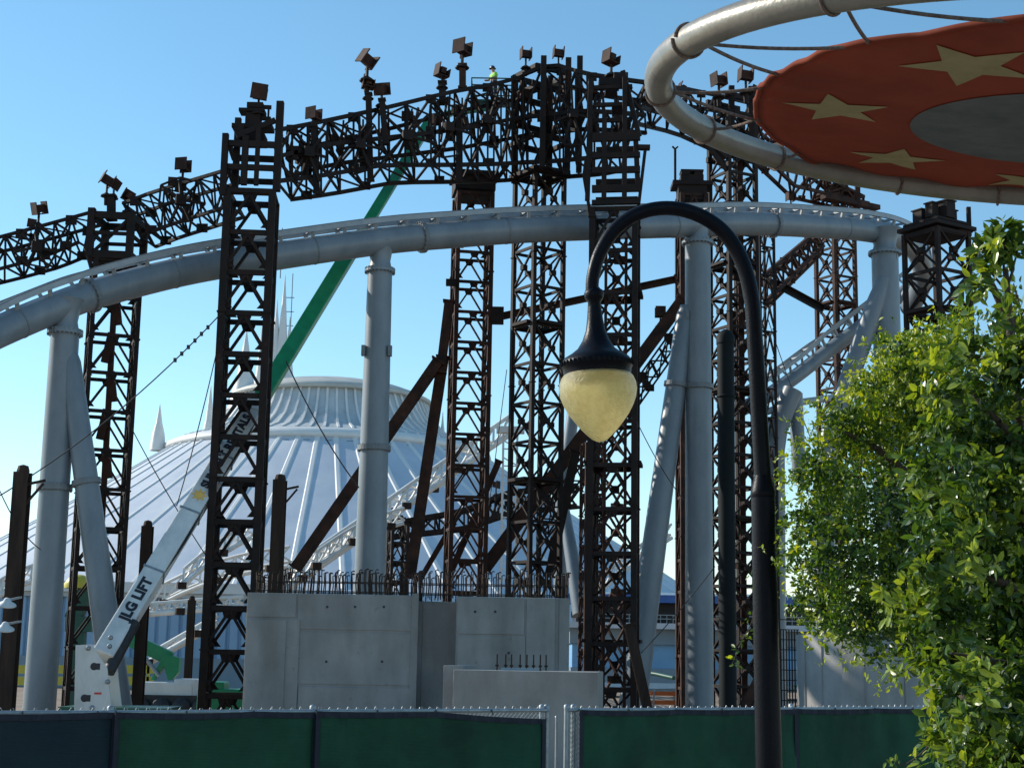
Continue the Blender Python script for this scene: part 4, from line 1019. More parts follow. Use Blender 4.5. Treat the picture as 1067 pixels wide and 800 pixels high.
# ------------------------------------------------------------------ street lamp
YL = 8.3
base = P(801, 800, YL)
root = thing('street_lamp', 'tall black swan neck street lamp with a yellowish acorn globe, in front of everything', 'street lamp', (base.x + .02, YL, 0))
q = P(795, 515, YL); ll = Vector((base.x + .035, YL, 0))
m = MB(); m.tube([ll, base, q], [.078, .071, .064], 28, caps=False)
m.lathe(ll, [(.2, 0), (.2, .1), (.15, .18), (.13, .5), (.09, .6), (.08, .7)], 28)
m.lathe(q, [(.064, -.02), (.07, 0), (.066, .02), (.052, .07), (.043, .12), (.040, .13)], 28); build_each(m, 'post', 'lamp', root)
arm = catmull([P(795, 500, YL), P(791, 430, YL), P(787, 360, YL), P(783, 310, YL), P(773, 272, YL), P(755, 243, YL), P(730, 225, YL), P(700, 217, YL), P(669, 221, YL), P(643, 237, YL), P(626, 262, YL), P(618, 288, YL), P(617, 308, YL)], 6)
k = len(arm); m = MB(); m.tube(arm, [lerp(.046, .036, i / (k - 1)) for i in range(k)], 24); m.build('arm', 'lamp', root)
def PY(py): return P(620, py, YL).z
cx = P(620, 380, YL).x
sx = P(618, 308, YL).x
axis = (P(618, 300, YL) - P(623, 420, YL)).normalized()
o0 = P(622, 380, YL)
def L(py): return (380 - py) / F * YL * 1.0
hp = [(.020, 296), (.048, 299), (.056, 303), (.050, 308), (.036, 312), (.038, 318), (.044, 330), (.054, 343), (.075, 354), (.105, 363), (.145, 369), (.180, 373), (.190, 376), (.198, 378), (.198, 382), (.190, 384), (.186, 390), (.184, 394), (.165, 395)]
m = MB(); m.lathe(o0, [(r_, L(py)) for r_, py in hp], 40, axis=axis)
for kk in range(44):
    a = 2 * math.pi * kk / 44; u_ = Vector((1, 0, 0)).cross(axis).normalized(); v_ = axis.cross(u_)
    c = o0 + (u_ * math.cos(a) + v_ * math.sin(a)) * .198 + axis * L(380); m.beam(c - axis * .012, c + axis * .012, .012)
m.build('hood', 'lamp', root)
gp = [(.182, 390), (.198, 394), (.211, 400), (.215, 407), (.208, 415), (.190, 424), (.164, 433), (.134, 441), (.100, 449), (.070, 455), (.044, 459.5), (.02, 462), (0, 463)]
m = MB(); pr = []
for (ra, pa), (rb_, pb) in zip(gp[:-1], gp[1:]): pr += [(ra, L(pa))]
pr.append((0, L(461))); m.lathe(o0, pr, 64, axis=axis); m.build('globe', 'globe', root)
gm = root.children[-1]
sbm = gm.modifiers.new('s', 'SUBSURF'); sbm.levels = sbm.render_levels = 1

# ------------------------------------------------------------------ fabric shade with ring
rc = (2.1832, 5.93535, -.094762, .116139, 1.60254)
Hh = 2.2
def RP(x, y, dzv=0): return Vector((rc[0] + x, rc[1] + y, 3 + Hh + rc[2] * x + rc[3] * y + dzv))
def unproj(px, py):
    d = fw + rt * ((px - 533.5) / F) - up * ((py - 400) / F)
    kk = (Hh - rc[2] * rc[0] - rc[3] * rc[1]) / (d.z - rc[2] * d.x - rc[3] * d.y); return d.x * kk - rc[0], d.y * kk - rc[1]
RR = rc[4]; TR = .058
root = thing('fabric_shade', 'round red canvas shade with yellow stars laced inside a thick beige ring', 'sunshade', RP(0, 0) * 1.0)
N_ = 120
ringpts = [RP(RR * math.cos(2 * math.pi * k / N_), RR * math.sin(2 * math.pi * k / N_)) for k in range(N_ + 1)]
MB().tube(ringpts, TR, 28, caps=False).build('ring', 'ringsteel', root)
# fabric edge: traced where visible, regular elsewhere
edge = [(788, 116), (791, 100), (803, 84), (830, 71), (864, 56), (905, 46), (960, 40), (1010, 31), (1067, 22)]
edge2 = [(788, 124), (800, 141), (820, 155), (845, 169), (880, 181), (920, 191), (980, 198), (1067, 202)]
ang = {}
for e in edge + edge2:
    x, y = unproj(*e); ang[math.degrees(math.atan2(y, x)) % 360] = math.hypot(x, y)
ks = sorted(ang); 
def frad(deg):
    deg %= 360
    if deg < ks[0] - 25 or deg > ks[-1] + 25:
        return 1.2 + .02 * math.cos(R(deg * 12))
    if deg < ks[0]: return lerp(1.2, ang[ks[0]], 1 - (ks[0] - deg) / 25)
    if deg > ks[-1]: return lerp(ang[ks[-1]], 1.2, (deg - ks[-1]) / 25)
    for a_, b_ in zip(ks[:-1], ks[1:]):
        if a_ <= deg <= b_: return lerp(ang[a_], ang[b_], (deg - a_) / (b_ - a_ + 1e-9))
    return 1.2
def sag(x, y):
    r_ = math.hypot(x, y); t = math.atan2(y, x)
    return -.012 * math.cos(r_ * 2.2) + .0012 * math.sin(t * 11) * r_ ** 3 + .0007 * math.sin(t * 23 + 1) * r_ ** 6 + .010 * math.sin(t * 34) * math.exp(-((abs(t) - 3.0) / .35) ** 2) * min(1, r_ / 1.2) ** 8
vs = [RP(0, 0, sag(0, 0))]; NA, NRr = 180, 16; fs = []
for j in range(1, NRr + 1):
    for k in range(NA):
        t = 2 * math.pi * k / NA; fr_ = frad(math.degrees(t)) * j / NRr; x, y = fr_ * math.cos(t), fr_ * math.sin(t); vs.append(RP(x, y, sag(x, y)))
for k in range(NA): fs.append((0, 1 + k, 1 + (k + 1) % NA))
for j in range(NRr - 1):
    for k in range(NA): a_ = 1 + j * NA; fs.append((a_ + k, a_ + NA + k, a_ + NA + (k + 1) % NA, a_ + (k + 1) % NA))
m = MB(); m.add(vs, fs, True); fo = m.build('canvas', 'redfab', root); sm_ = fo.modifiers.new('sol', 'SOLIDIFY'); sm_.thickness = .003; sm_.offset = 1
# hem
m = MB(); m.tube([RP(frad(d) * math.cos(R(d)), frad(d) * math.sin(R(d)), sag(frad(d) * math.cos(R(d)), frad(d) * math.sin(R(d))) + .004) for d in range(0, 361, 2)], .012, 8, caps=False); m.build('hem', 'redfab', root)
def star(x0, y0, r_, rot, rin=.42):
    m = MB(); ol = []
    for k in range(10):
        rr = r_ if k % 2 == 0 else r_ * rin; a = R(rot) + k * math.pi / 5; ol.append((x0 + rr * math.cos(a), y0 + rr * math.sin(a)))
    v = []; nsub = 6
    for k in range(10):
        (xa, ya), (xb, yb) = ol[k], ol[(k + 1) % 10]
        i0 = len(v)
        grid = []
        for i in range(nsub + 1):
            row = []
            for j in range(i + 1):
                s = i / nsub; t = j / i if i else 0
                x = x0 + (lerp(xa, xb, t) - x0) * s; y = y0 + (lerp(ya, yb, t) - y0) * s; v.append(RP(x, y, sag(x, y) - .005)); row.append(len(v) - 1)
            grid.append(row)
        f_ = []
        for i in range(nsub):
            for j in range(i + 1):
                f_.append((grid[i][j], grid[i + 1][j], grid[i + 1][j + 1]))
                if j < i: f_.append((grid[i][j], grid[i + 1][j + 1], grid[i][j + 1]))
        m.f += f_; m.sm += [True] * len(f_)
    m.v = [tuple(q) for q in v]; m.build('star', 'star', root)
def starpx(px, py, r_, tip):
    x, y = unproj(px, py); tx, ty = unproj(*tip); star(x, y, r_, math.degrees(math.atan2(ty - y, tx - x)))
starpx(872, 114, .235, (862, 97)); starpx(1010, 68, .262, (975, 47)); starpx(932, 167, .235, (880, 158))
starpx(1075, 192, .235, (1050, 186))
star(.72, -.62, .25, 30); star(.9, .25, .25, 100)
gx, gy = unproj(1112, 137)
gr = abs(unproj(955, 136)[0] - gx) * 1.13
m = MB(); v = [RP(gx, gy, sag(gx, gy) - .005)]; f_ = []
for j in range(1, 9):
    for k in range(72):
        a = 2 * math.pi * k / 72; x, y = gx + gr * j / 8 * math.cos(a), gy + gr * j / 8 * math.sin(a); v.append(RP(x, y, sag(x, y) - .005))
for k in range(72): f_.append((0, 1 + k, 1 + (k + 1) % 72))
for j in range(7):
    for k in range(72): a_ = 1 + j * 72; f_.append((a_ + k, a_ + 72 + k, a_ + 72 + (k + 1) % 72, a_ + (k + 1) % 72))
m.add(v, f_, True); m.build('centre_disc', 'disc', root)
# ropes: wraps round the ring then out to eyelets
def wrap(deg, R_=TR + .005):
    a = R(deg); c = RP(RR * math.cos(a), RR * math.sin(a)); er = (RP(math.cos(a), math.sin(a)) - RP(0, 0)).normalized(); n_ = (RP(1, 0) - RP(0, 0)).cross(RP(0, 1) - RP(0, 0)).normalized(); tg = er.cross(n_)
    return c, er, n_, [c + (er * math.cos(t) + n_ * math.sin(t)) * R_ + tg * (.03 * t / 6.28 - .015) for t in np.linspace(0, 2 * math.pi, 25)]
def edgept(deg): f_ = frad(deg) - .01; x, y = f_ * math.cos(R(deg)), f_ * math.sin(R(deg)); return RP(x, y, sag(x, y))
def angpx(px, py): x, y = unproj(px, py); return math.degrees(math.atan2(y, x)) % 360
ROPES = [((720, 43), [(880, 50), (808, 80)]), ((880, 2), [(897, 44), (1050, 24)]), ((686, 95), [(792, 96), (790, 128)]), ((718, 136), [(790, 125)]), ((800, 165), [(833, 161)]), ((920, 196), [(916, 186)]), ((1035, 206), [(1024, 194)])]
extra = [(d, [d - 14, d + 14]) for d in list(range(0, 90, 24)) + list(range(260, 360, 24))]
for wp, es in ROPES:
    m = MB(); dg_ = angpx(*wp); c, er, n_, loop = wrap(dg_); m.tube(loop, .0065, 8)
    for e in es: m.tube([(c - er * TR).lerp(edgept(angpx(*e)), q_) - Vector((0, 0, .05 * q_ * (1 - q_))) for q_ in np.linspace(0, 1, 9)], .0075, 8)
    m.build('lacing_rope', 'rope', root)
for d_, es in extra:
    m = MB(); c, er, n_, loop = wrap(d_); m.tube(loop, .0065, 8)
    for e in es: m.tube([c - er * (TR + .008), edgept(e)], .009, 8)
    m.build('lacing_rope', 'rope', root)
# supporting mast outside the frame so that the ring is held up
cc = RP(RR * math.cos(R(20)), RR * math.sin(R(20)))
m = MB(); m.tube([(cc.x + .12, cc.y, 0), (cc.x + .12, cc.y, cc.z + .05)], .085, 20); m.build('mast', 'ringsteel', root)

# ------------------------------------------------------------------ fence
def fpt(px, off=0):     # top rail point in plan: z constant 2.4
    d = fw + rt * ((px - 533.5) / F) - up * ((lerp(742.5, 737.5, px / 960) - 400) / F)
    k = -.62 / d.z; return EYE + d * k
F0, F1 = fpt(-60), fpt(1180)
def fp(px):   # intersection of column px with straight fence line at z=2.38
    a, b = 0.0, 1.0
    for _ in range(40):
        t = (a + b) / 2; q = F0.lerp(F1, t); sx_ = 533.5 + F * (q - EYE).dot(rt) / (q - EYE).dot(fw)
        if sx_ < px: a = t
        else: b = t
    return Vector((F0.lerp(F1, t).x, F0.lerp(F1, t).y, 2.38))
fdir = (Vector((F1.x, F1.y, 0)) - Vector((F0.x, F0.y, 0))).normalized(); fn = Vector((fdir.y, -fdir.x, 0))
def fence(label, x0, x1, scrims, posts):
    a, b = fp(x0), fp(x1); root = thing('chain_link_fence', label, 'fence', ((a.x + b.x) / 2, (a.y + b.y) / 2, 0), 'construction fence panels')
    m = MB(); m.tube([a, b], .022, 12); m.tube([a - Vector((0, 0, 2.25)), b - Vector((0, 0, 2.25))], .022, 10); build_each(m, 'rail', 'galv', root)
    for px in posts:
        q = fp(px); m = MB(); m.tube([Vector((q.x, q.y, 0)) + fn * -.03, Vector((q.x, q.y, 2.42)) + fn * -.03], .03, 14); m.lathe(Vector((q.x, q.y, 2.42)) + fn * -.03, [(.033, -.03), (.033, .01), (.02, .025), (0, .03)], 12); build_each(m, 'post', 'galv', root)
    # mesh wires and twisted tips
    m = MB(); L_ = (b - a).length; n = int(L_ / .055)
    for k in range(n + 1):
        q = a.lerp(b, k / n)
        h_ = .035 + .015 * random.random()
        m.beam(q + Vector((0, 0, .0)), q + fdir * random.uniform(.01, .035) * (1 if k % 2 else -1) + Vector((0, 0, h_)), .005)
    for k in range(0, n - 1):
        q = a.lerp(b, k / n); q2 = a.lerp(b, (k + 1) / n)
        for j in range(0, 42, 1):
            pass
    nd = int(2.2 / .055)
    for k in range(-nd, n + 1):
        for s in (1, -1):
            # diagonal wire
            xs = k * .055; z0_, z1_ = 2.38, .16
            if s == 1: xa, xb = xs, xs + (z0_ - z1_)
            else: xa, xb = xs + (z0_ - z1_), xs
            pa = [xa, z0_]; pb = [xb, z1_]
            lo_, hi_ = 0.0, 1.0
            for X in (0, L_):
                if (pa[0] - X) * (pb[0] - X) < 0:
                    t = (X - pa[0]) / (pb[0] - pa[0])
                    inside_a = 0 <= pa[0] <= L_
                    if inside_a: hi_ = min(hi_, t)
                    else: lo_ = max(lo_, t) if not (0 <= pb[0] <= L_) and X == (0 if pa[0] < 0 else L_) else (t if (0 <= pb[0] <= L_) else lo_)
            qa = [lerp(pa[0], pb[0], lo_), lerp(pa[1], pb[1], lo_)]; qb = [lerp(pa[0], pb[0], hi_), lerp(pa[1], pb[1], hi_)]
            if min(qa[0], qb[0]) < -.01 or max(qa[0], qb[0]) > L_ + .01: continue
            m.beam(Vector((a.x, a.y, 0)) + fdir * qa[0] + Vector((0, 0, qa[1])), Vector((a.x, a.y, 0)) + fdir * qb[0] + Vector((0, 0, qb[1])), .0035)
    m.build('wire_mesh', 'galv', root)
    for sx0, sx1, mt, sagf, lab in scrims:
        p0, p1 = fp(sx0), fp(sx1); LL = (p1 - p0).length; nx_ = int(LL / .06) + 2; nz_ = 24; vs = []
        tops = []
        for i in range(nx_ + 1):
            t = i / nx_; q = p0.lerp(p1, t); x = t * LL
            tie = abs(math.sin(math.pi * x / 1.45)); dr_ = -.006 + .016 * tie + sagf(t)
            for j in range(nz_ + 1):
                s = j / nz_; z = lerp(2.38 - dr_, .1, s)
                wv = .03 * math.sin(x * 2.2 + s * 2) + .012 * math.sin(x * 31 + s * 14) * math.exp(-s * 5) + .012 * math.sin(x * 11 - s * 6) + .010 * math.sin(x * 7 + s * 5) + .006 * math.sin(x * 15 - s * 9) * (1 - s)
                vs.append(Vector((q.x, q.y, z)) + fn * (.065 + wv))
            tops.append(vs[-(nz_ + 1)] * 1.0)
        m = MB(); m.add(vs, [(i * (nz_ + 1) + j, i * (nz_ + 1) + j + 1, (i + 1) * (nz_ + 1) + j + 1, (i + 1) * (nz_ + 1) + j) for i in range(nx_) for j in range(nz_)], True)
        o = m.build('privacy_screen', mt, root, lab); so_ = o.modifiers.new('s', 'SOLIDIFY'); so_.thickness = .003
        m = MB()
        for ta, tb in zip(tops[:-1], tops[1:]): m.beam(ta + fn * .006 - Vector((0, 0, .03)), tb + fn * .006 - Vector((0, 0, .03)), .012, .06)
        for e in (0, -1): m.beam(tops[e] + fn * .008, Vector((tops[e].x, tops[e].y, .1)) + fn * .006, .05, .012, upv=fn)
        m.build('hem', 'hem', o)
        m = MB()
        for k in range(int(LL / .725) + 1):
            q = p0.lerp(p1, min(1, k * .725 / LL)); m.beam(q + Vector((0, 0, .015)) + fn * .026, q - Vector((0, 0, .05)) + fn * .06, .010)
        m.build('tie', 'rubber', root)
fence('chain link fence at left with green and navy privacy screens', -60, 571, ((-60, 119, 'scrimdark', lambda t: .0, 'darker navy screen section'), (120, 328, 'scrim', lambda t: 0, None), (328.6, 563, 'scrim', lambda t: .10 * max(0, (t - .35) / .65) ** 1.3, 'green screen with its top corner sagging')), (-40, 116, 327, 566, 571))
fence('chain link fence at right with a dark green privacy screen behind the lamp post', 592, 1180, ((602, 825, 'scrim', lambda t: 0, None), (826, 1180, 'scrim', lambda t: 0, None)), (592, 599, 826, 1067))
o = MB(); q = fp(581); o.tube([Vector((q.x, q.y + .3, 0)), Vector((q.x, q.y + .3, 2.28))], .016, 10); o.lathe(Vector((q.x, q.y + .3, 2.28)), [(.02, 0), (.02, .02), (0, .03)], 10)
tag(o.build('gate_stake', 'galv'), 'thin upright metal stake in the gap between the two fences', 'stake')

# ------------------------------------------------------------------ boom lift
T0 = P(104, 690, 50); T1 = P(447, 128, 68.5); bd = (T1 - T0).normalized()
Pw = P(266, 414, 57.4)
def on(px):      # point on boom axis whose screen x is px
    a, b = 0.0, 1.0
    for _ in range(40):
        t = (a + b) / 2; q = T0.lerp(T1, t); s_ = 533.5 + F * (q - EYE).dot(rt) / (q - EYE).dot(fw)
        if s_ < px: a = t
        else: b = t
    return T0.lerp(T1, t)
root = thing('boom_lift', 'white and green boom lift with black lettering reaching up behind the arch', 'boom lift', (T0.x, T0.y, 0))
side = Vector((bd.z, 0, -bd.x)).normalized(); nb = -(bd.cross(side)).normalized()
if nb.y > 0: nb = -nb
upb = bd.cross(nb).normalized(); upb = upb if upb.z > 0 else -upb
wm = on(270)
MB().beam(T0 + bd * .2, wm, .62, .70, upv=upb).build('lower_boom', 'whiteboom', root, bevel=.05)
MB().beam(wm - bd * .1, on(372), .48, .60, upv=upb).build('middle_boom', 'green', root, bevel=.04)
MB().beam(on(371), T1, .36, .44, upv=upb).build('upper_boom', 'green', root, bevel=.03)
m = MB(); m.beam(on(262), wm + bd * .05, .68, .86, upv=upb); m.build('boom_collar', 'white', root, bevel=.02)
# turret side plate
Y5 = 49.4
pl = [P(79, 672, Y5), P(96, 671, Y5), P(112, 696, Y5), P(113, 708, Y5), P(117, 742, Y5), P(118, 760, Y5), P(77, 760, Y5)]
m = MB(); m.plate(pl, .06, (0, 1, 0)); m.plate([q + Vector((0, 1.3, 0)) for q in pl], .06, (0, 1, 0))
m.box((pl[0].x + .65, Y5 + .65, pl[0].z - 2.6), (1.1, 1.2, .8)); m.build('turret', 'whiteboom', root, bevel=.01)
m = MB()
for px, py, s in ((98, 694, 1), (88, 727, 1)):
    q = P(px, py, Y5 - .034); m.lathe(q, [(0, .004), (.1, .003), (.12, 0)], 16, axis=(0, -1, 0)); m.box(q + Vector((.09, .001, 0)), (.2, .006, .2))
build_each(m, 'turret_hole', 'dark', root)
m = MB()
for px, py in ((92, 675), (115, 664), (112, 710), (114, 673), (96, 737)):
    q = P(px, py, Y5 - .05); m.lathe(q, [(0, .05), (.06, .05), (.08, 0), (.08, -.05)], 14, axis=(0, -1, 0))
build_each(m, 'pin', 'galv', root)
q = P(102, 722, Y5 - .04); MB().box(q, (.22, .02, .06)).build('warning_sticker', 'red', root)
for dd, rr_ in ((.36, .035), (.30, .025)):
    pts = [T0.lerp(wm, t) - upb * (dd + .05 * math.sin(t * 18)) + nb * .2 for t in np.linspace(.22, .95, 22)]
    MB().tube(pts, rr_, 8).build('hose', 'rubber', root)
for t in (.3, .52, .74): MB().beam(T0.lerp(wm, t) + upb * .0, T0.lerp(wm, t + .006), .66, .76, upv=upb).build('strap', 'galv', root)
m = MB(); m.tube([P(113, 700, 49.9), P(140, 648, 50.9)], .2, 18); m.build('lift_cylinder', 'rubber', root)
m = MB(); m.tube([P(138, 652, 50.8), P(160, 604, 52)], .07, 14); m.build('cylinder_rod', 'galv', root)
m = MB(); m.box((T0.x + .6, T0.y + .8, .75), (3.4, 2.6, .8))
for sx_ in (-1.2, 1.2):
    for sy in (-1.1, 1.1): m.lathe((T0.x + .6 + sx_, T0.y + .8 + sy, .55), [(0, -.2), (.5, -.2), (.55, -.1), (.55, .1), (.5, .2), (0, .2)], 20, axis=(0, 1, 0))
m.build('chassis', 'darkgreen', root)
m = MB(); J = P(470, 118, 68.8); Kk = P(512, 112, 69)
m.beam(T1, J, .26, .3); m.beam(J, Kk, .22, .26); m.build('jib', 'green', root)
# basket
bc = P(512, 108, 69); m = MB()
m.box((bc.x, bc.y, bc.z), (1.9, .9, .08))
for hz in (.55, 1.08):
    for sy in (-.44, .44): m.beam((bc.x - .94, bc.y + sy, bc.z + hz), (bc.x + .94, bc.y + sy, bc.z + hz), .05)
    for sx_ in (-.94, .94): m.beam((bc.x + sx_, bc.y - .44, bc.z + hz), (bc.x + sx_, bc.y + .44, bc.z + hz), .05)
for sx_ in (-.94, 0, .94):
    for sy in (-.44, .44): m.beam((bc.x + sx_, bc.y + sy, bc.z), (bc.x + sx_, bc.y + sy, bc.z + 1.08), .05)
m.build('basket', 'darkgreen', root)
# writing on the boom: faces the camera side
face = nb * .318
def letters(s, px0, px1, offs, size, nm):
    a = on(px0) + face - upb * offs
    return text_mesh(s, size, a, bd, nb, 'text', root, nm, off=.05)
letters('JLG LIFT', 128, 170, .17, .48, 'lettering')
letters('SUNBELT RENTALS', 212, 262, .15, .43, 'lettering')
q = on(207) + face - upb * .0
m = MB(); uu, vv = bd, upb
def disk(c, r_, n=16): return [c + (uu * math.cos(2 * math.pi * k / n) + vv * math.sin(2 * math.pi * k / n)) * r_ for k in range(n)]
m.plate(disk(q + nb * .004, .15), .012, nb)
for k in range(8):
    a = 2 * math.pi * k / 8 + .2; d_ = uu * math.cos(a) + vv * math.sin(a); t_ = -uu * math.sin(a) + vv * math.cos(a); c = q + nb * .004
    m.plate([c + d_ * .17 - t_ * .06, c + d_ * .29, c + d_ * .17 + t_ * .06], .012, nb)
m.build('sun_logo', 'sunlogo', root)

# worker
def person(root_loc, facing=0):
    verts = [((0, 0, .95), .15), ((0, 0, 1.12), .14), ((0, -.02, 1.35), .17), ((0, -.05, 1.48), .07), ((0, -.08, 1.6), .095), ((0, -.09, 1.70), .085),
             ((.1, 0, .9), .1), ((.12, .02, .5), .075), ((.12, .03, .08), .05), ((.12, -.12, .04), .045), ((-.1, 0, .9), .1), ((-.12, -.04, .5), .075), ((-.12, .0, .08), .05), ((-.12, -.15, .04), .045),
             ((.19, -.03, 1.40), .065), ((.26, -.1, 1.15), .05), ((.2, -.32, 1.06), .038), ((-.19, -.03, 1.40), .065), ((-.27, -.12, 1.16), .05), ((-.2, -.34, 1.08), .038), ((.2, -.4, 1.07), .03), ((-.2, -.42, 1.09), .03)]
    edges = [(0, 1), (1, 2), (2, 3), (3, 4), (4, 5), (0, 6), (6, 7), (7, 8), (8, 9), (0, 10), (10, 11), (11, 12), (12, 13), (2, 14), (14, 15), (15, 16), (2, 17), (17, 18), (18, 19), (16, 20), (19, 21)]
    def grow(vsel, esel, scale, nm, mt, par):
        me = bpy.data.meshes.new(nm); me.from_pydata([v[0] for v in vsel], esel, []); o = bpy.data.objects.new(nm, me); col.objects.link(o)
        sk = o.modifiers.new('k', 'SKIN'); sl_ = me.skin_vertices[0].data
        for i, v in enumerate(vsel): sl_[i].radius = (v[1] * scale * 1.2, v[1] * scale * 1.05)
        sl_[0].use_root = True
        o.modifiers.new('s', 'SUBSURF').levels = 1
        dg = bpy.context.evaluated_depsgraph_get(); nm_ = bpy.data.meshes.new_from_object(o.evaluated_get(dg)); bpy.data.objects.remove(o)
        nm_.materials.clear(); nm_.materials.append(M[mt]); nm_.polygons.foreach_set('use_smooth', [True] * len(nm_.polygons))
        n = bpy.data.objects.new(nm, nm_); col.objects.link(n); n.parent = par; return n
    rt_ = thing('person', 'worker in a hi vis green shirt and dark helmet up on the arch', 'person', root_loc); rt_.rotation_euler = (0, 0, facing)
    bo = grow(verts, edges, 1, 'body', 'skin', rt_)
    tv = [verts[i] for i in (1, 2, 14, 15, 17, 18)]; grow(tv, [(0, 1), (1, 2), (2, 3), (1, 4), (4, 5)], 1.18, 'shirt', 'hivis', rt_)
    lv = [verts[i] for i in (0, 6, 7, 8, 10, 11, 12, 1)]; grow(lv, [(0, 1), (1, 2), (2, 3), (0, 4), (4, 5), (5, 6), (0, 7)], 1.15, 'trousers', 'body', rt_)
    m = MB(); m.lathe((0, -.09, 1.66), [(.17, -.01), (.17, 0), (.125, .01), (.12, .06), (.09, .12), (.04, .15), (0, .155)], 16)
    me = bpy.data.meshes.new('helmet'); me.from_pydata(m.v, [], m.f); me.materials.append(M['helmet']); o = bpy.data.objects.new('helmet', me); col.objects.link(o); o.parent = rt_
person((bc.x + .1, bc.y, bc.z + .05), R(-60))

# small green lift behind at left
g0 = P(170, 712, 70)
root = thing('scissor_boom_machine', 'small bright green folding boom machine on a white base, low behind the white boom', 'boom lift', (g0.x, 70, 0))
m = MB(); m.beam(P(132, 664, 70), P(178, 686, 70), .55, .6); m.build('upper_arm', 'green', root, bevel=.03)
m = MB(); m.plate([P(172, 680, 69.9), P(188, 685, 69.9), P(187, 700, 69.9), P(180, 708, 69.9), P(176, 708, 69.9), P(172, 694, 69.9), P(162, 708, 69.9), P(158, 708, 69.9), P(168, 688, 69.9)], .5, (0, 1, 0)); m.build('knuckle', 'green', root, bevel=.02)
m = MB(); m.box(P(176, 719, 70), (2.4, 1.5, .75)); m.box(P(196, 717, 70), (1.0, 1.4, .85)); m.build('counterweight', 'white', root, bevel=.06)
m = MB(); m.tube([P(152, 686, 69.6), P(166, 704, 69.6)], .09, 10); m.build('cylinder', 'galv', root)
m = MB(); q = P(182, 735, 70); m.box((q.x, q.y, .75), (3.6, 1.8, .5))
for k in (-1.3, -.4, .5, 1.4): m.lathe((q.x + k, 69, .45), [(0, -.15), (.4, -.15), (.45, 0), (.4, .15), (0, .15)], 16, axis=(0, 1, 0))
m.build('track_base', 'rubber', root)
g0 = P(238, 728, 64); root = thing('green_tank', 'bright green machine body seen through the foot of the near black tower', 'machine', (g0.x, 64, 0))
m = MB(); m.box((g0.x, 64, 1.0), (2.3, 1.4, .9)); m.box((g0.x - .6, 64, 1.55), (1.0, 1.2, .35)); m.build('body', 'green', root, bevel=.05)
m = MB(); m.box((g0.x, 64, .3), (2.4, 1.2, .5)); m.build('undercarriage', 'rubber', root)
root = thing('machine_arm', 'folded green machine arm with a yellow cover between the leftmost pylon and its strut', 'boom lift', (P(80, 640, 72).x, 72, 0))
m = MB(); m.beam(P(76, 645, 72), P(92, 612, 72), .6, .7); m.box(P(84, 650, 72), (1.2, .8, .7)); m.beam(P(84, 650, 72), Vector((P(84, 650, 72).x, 72, .2)), .5); m.build('arm', 'darkgreen', root)
m = MB(); m.lathe(P(82, 606, 71.8), [(.62, -.3), (.66, -.1), (.45, .2), (.2, .32), (0, .34)], 18); m.build('cover', 'yellow', root)
# yellow barrier
root = thing('guard_barrier', 'long dull yellow barrier rail low at the left behind the pylons', 'barrier', (P(80, 705, 75).x, 75, 0))
for py in (697, 709): MB().beam(P(-20, py, 75), P(160, py, 75), .12, .4).build('rail', 'yellow', root)
for px in (-10, 50, 110, 155): q = P(px, 692, 75); MB().beam(q, (q.x, q.y, 0), .12).build('post', 'yellow', root)

# ------------------------------------------------------------------ white space frame
def frame(label, A, B_, Y0, Y1, gap, n, r_, sagk=0, nm='white_space_frame'):
    pa = [P(lerp(A[0], B_[0], t), lerp(A[1], B_[1], t) - sagk * math.sin(math.pi * t), lerp(Y0, Y1, t)) for t in np.linspace(0, 1, n + 1)]
    pb = [p + Vector((0, .3, gap)) for p in pa]; pc = [p + Vector((0, gap, gap * .3)) for p in pa]
    root = thing(nm, label, 'truss', pa[0], 'white tubular space frames')
    for q, rr in ((pa, r_ * 1.4), (pb, r_), (pc, r_)): MB().tube(q, rr, 10).build('chord', 'white', root)
    m = MB()
    for i in range(n):
        m.beam(pa[i], pb[i], r_ * 1.1); m.beam(pa[i], pb[i + 1], r_); m.beam(pb[i], pc[i + 1], r_); m.beam(pa[i], pc[i], r_)
    m.build('web_bracing', 'white', root)
    m = MB()
    for i in range(0, n, 3): m.box(pa[i] + Vector((0, -.2, 0)), (.5, .4, .4), .4)
    build_each(m, 'clamp', 'brownpost', root)
frame('long white tubular frame climbing right behind the second grey pylon', (262, 640), (532, 452), 92, 100, 1.3, 15, .13, 0)
frame('white tubular frame arching low over the blue wall behind the near black tower', (115, 660), (300, 590), 95, 92, 1.2, 10, .10, 14)
frame('level white tubular frame in front of the blue wall by the white boom', (150, 640), (252, 632), 90, 90, .6, 8, .12, 0)
frame('short steep white frame crossing behind the foot of the near black tower', (190, 610), (262, 560), 90, 92, 1.0, 5, .1, 4)
frame('white frame at the left edge in front of the blue wall', (-30, 640), (62, 600), 88, 90, 1.0, 6, .1, 8)
frame('fallen looking white pipe frame low behind the white boom', (155, 690), (225, 650), 88, 88, .5, 4, .14, 0)
frame('thin white frame fanning up right behind the second pylon', (300, 600), (470, 500), 96, 104, .8, 10, .07, 0)
frame('white tube frame between the globe and the leaning grey strut low down', (600, 640), (700, 560), 96, 100, .9, 7, .09, 5)
frame('white frame behind the rebar left of the flat capped tower', (330, 590), (420, 545), 84, 88, .9, 7, .08, 6)
root = thing('white_mast', 'slim white lattice mast behind the X braced tower', 'mast', (P(530, 560, 98).x, 98, 0))
m = MB()
for dx in (-.45, .45): m.beam((P(530, 560, 98).x + dx, 98, 0), (P(530, 560, 98).x + dx, 98, zpx(530, 450, 98)), .14)
build_each(m, 'leg', 'white', root); m = MB()
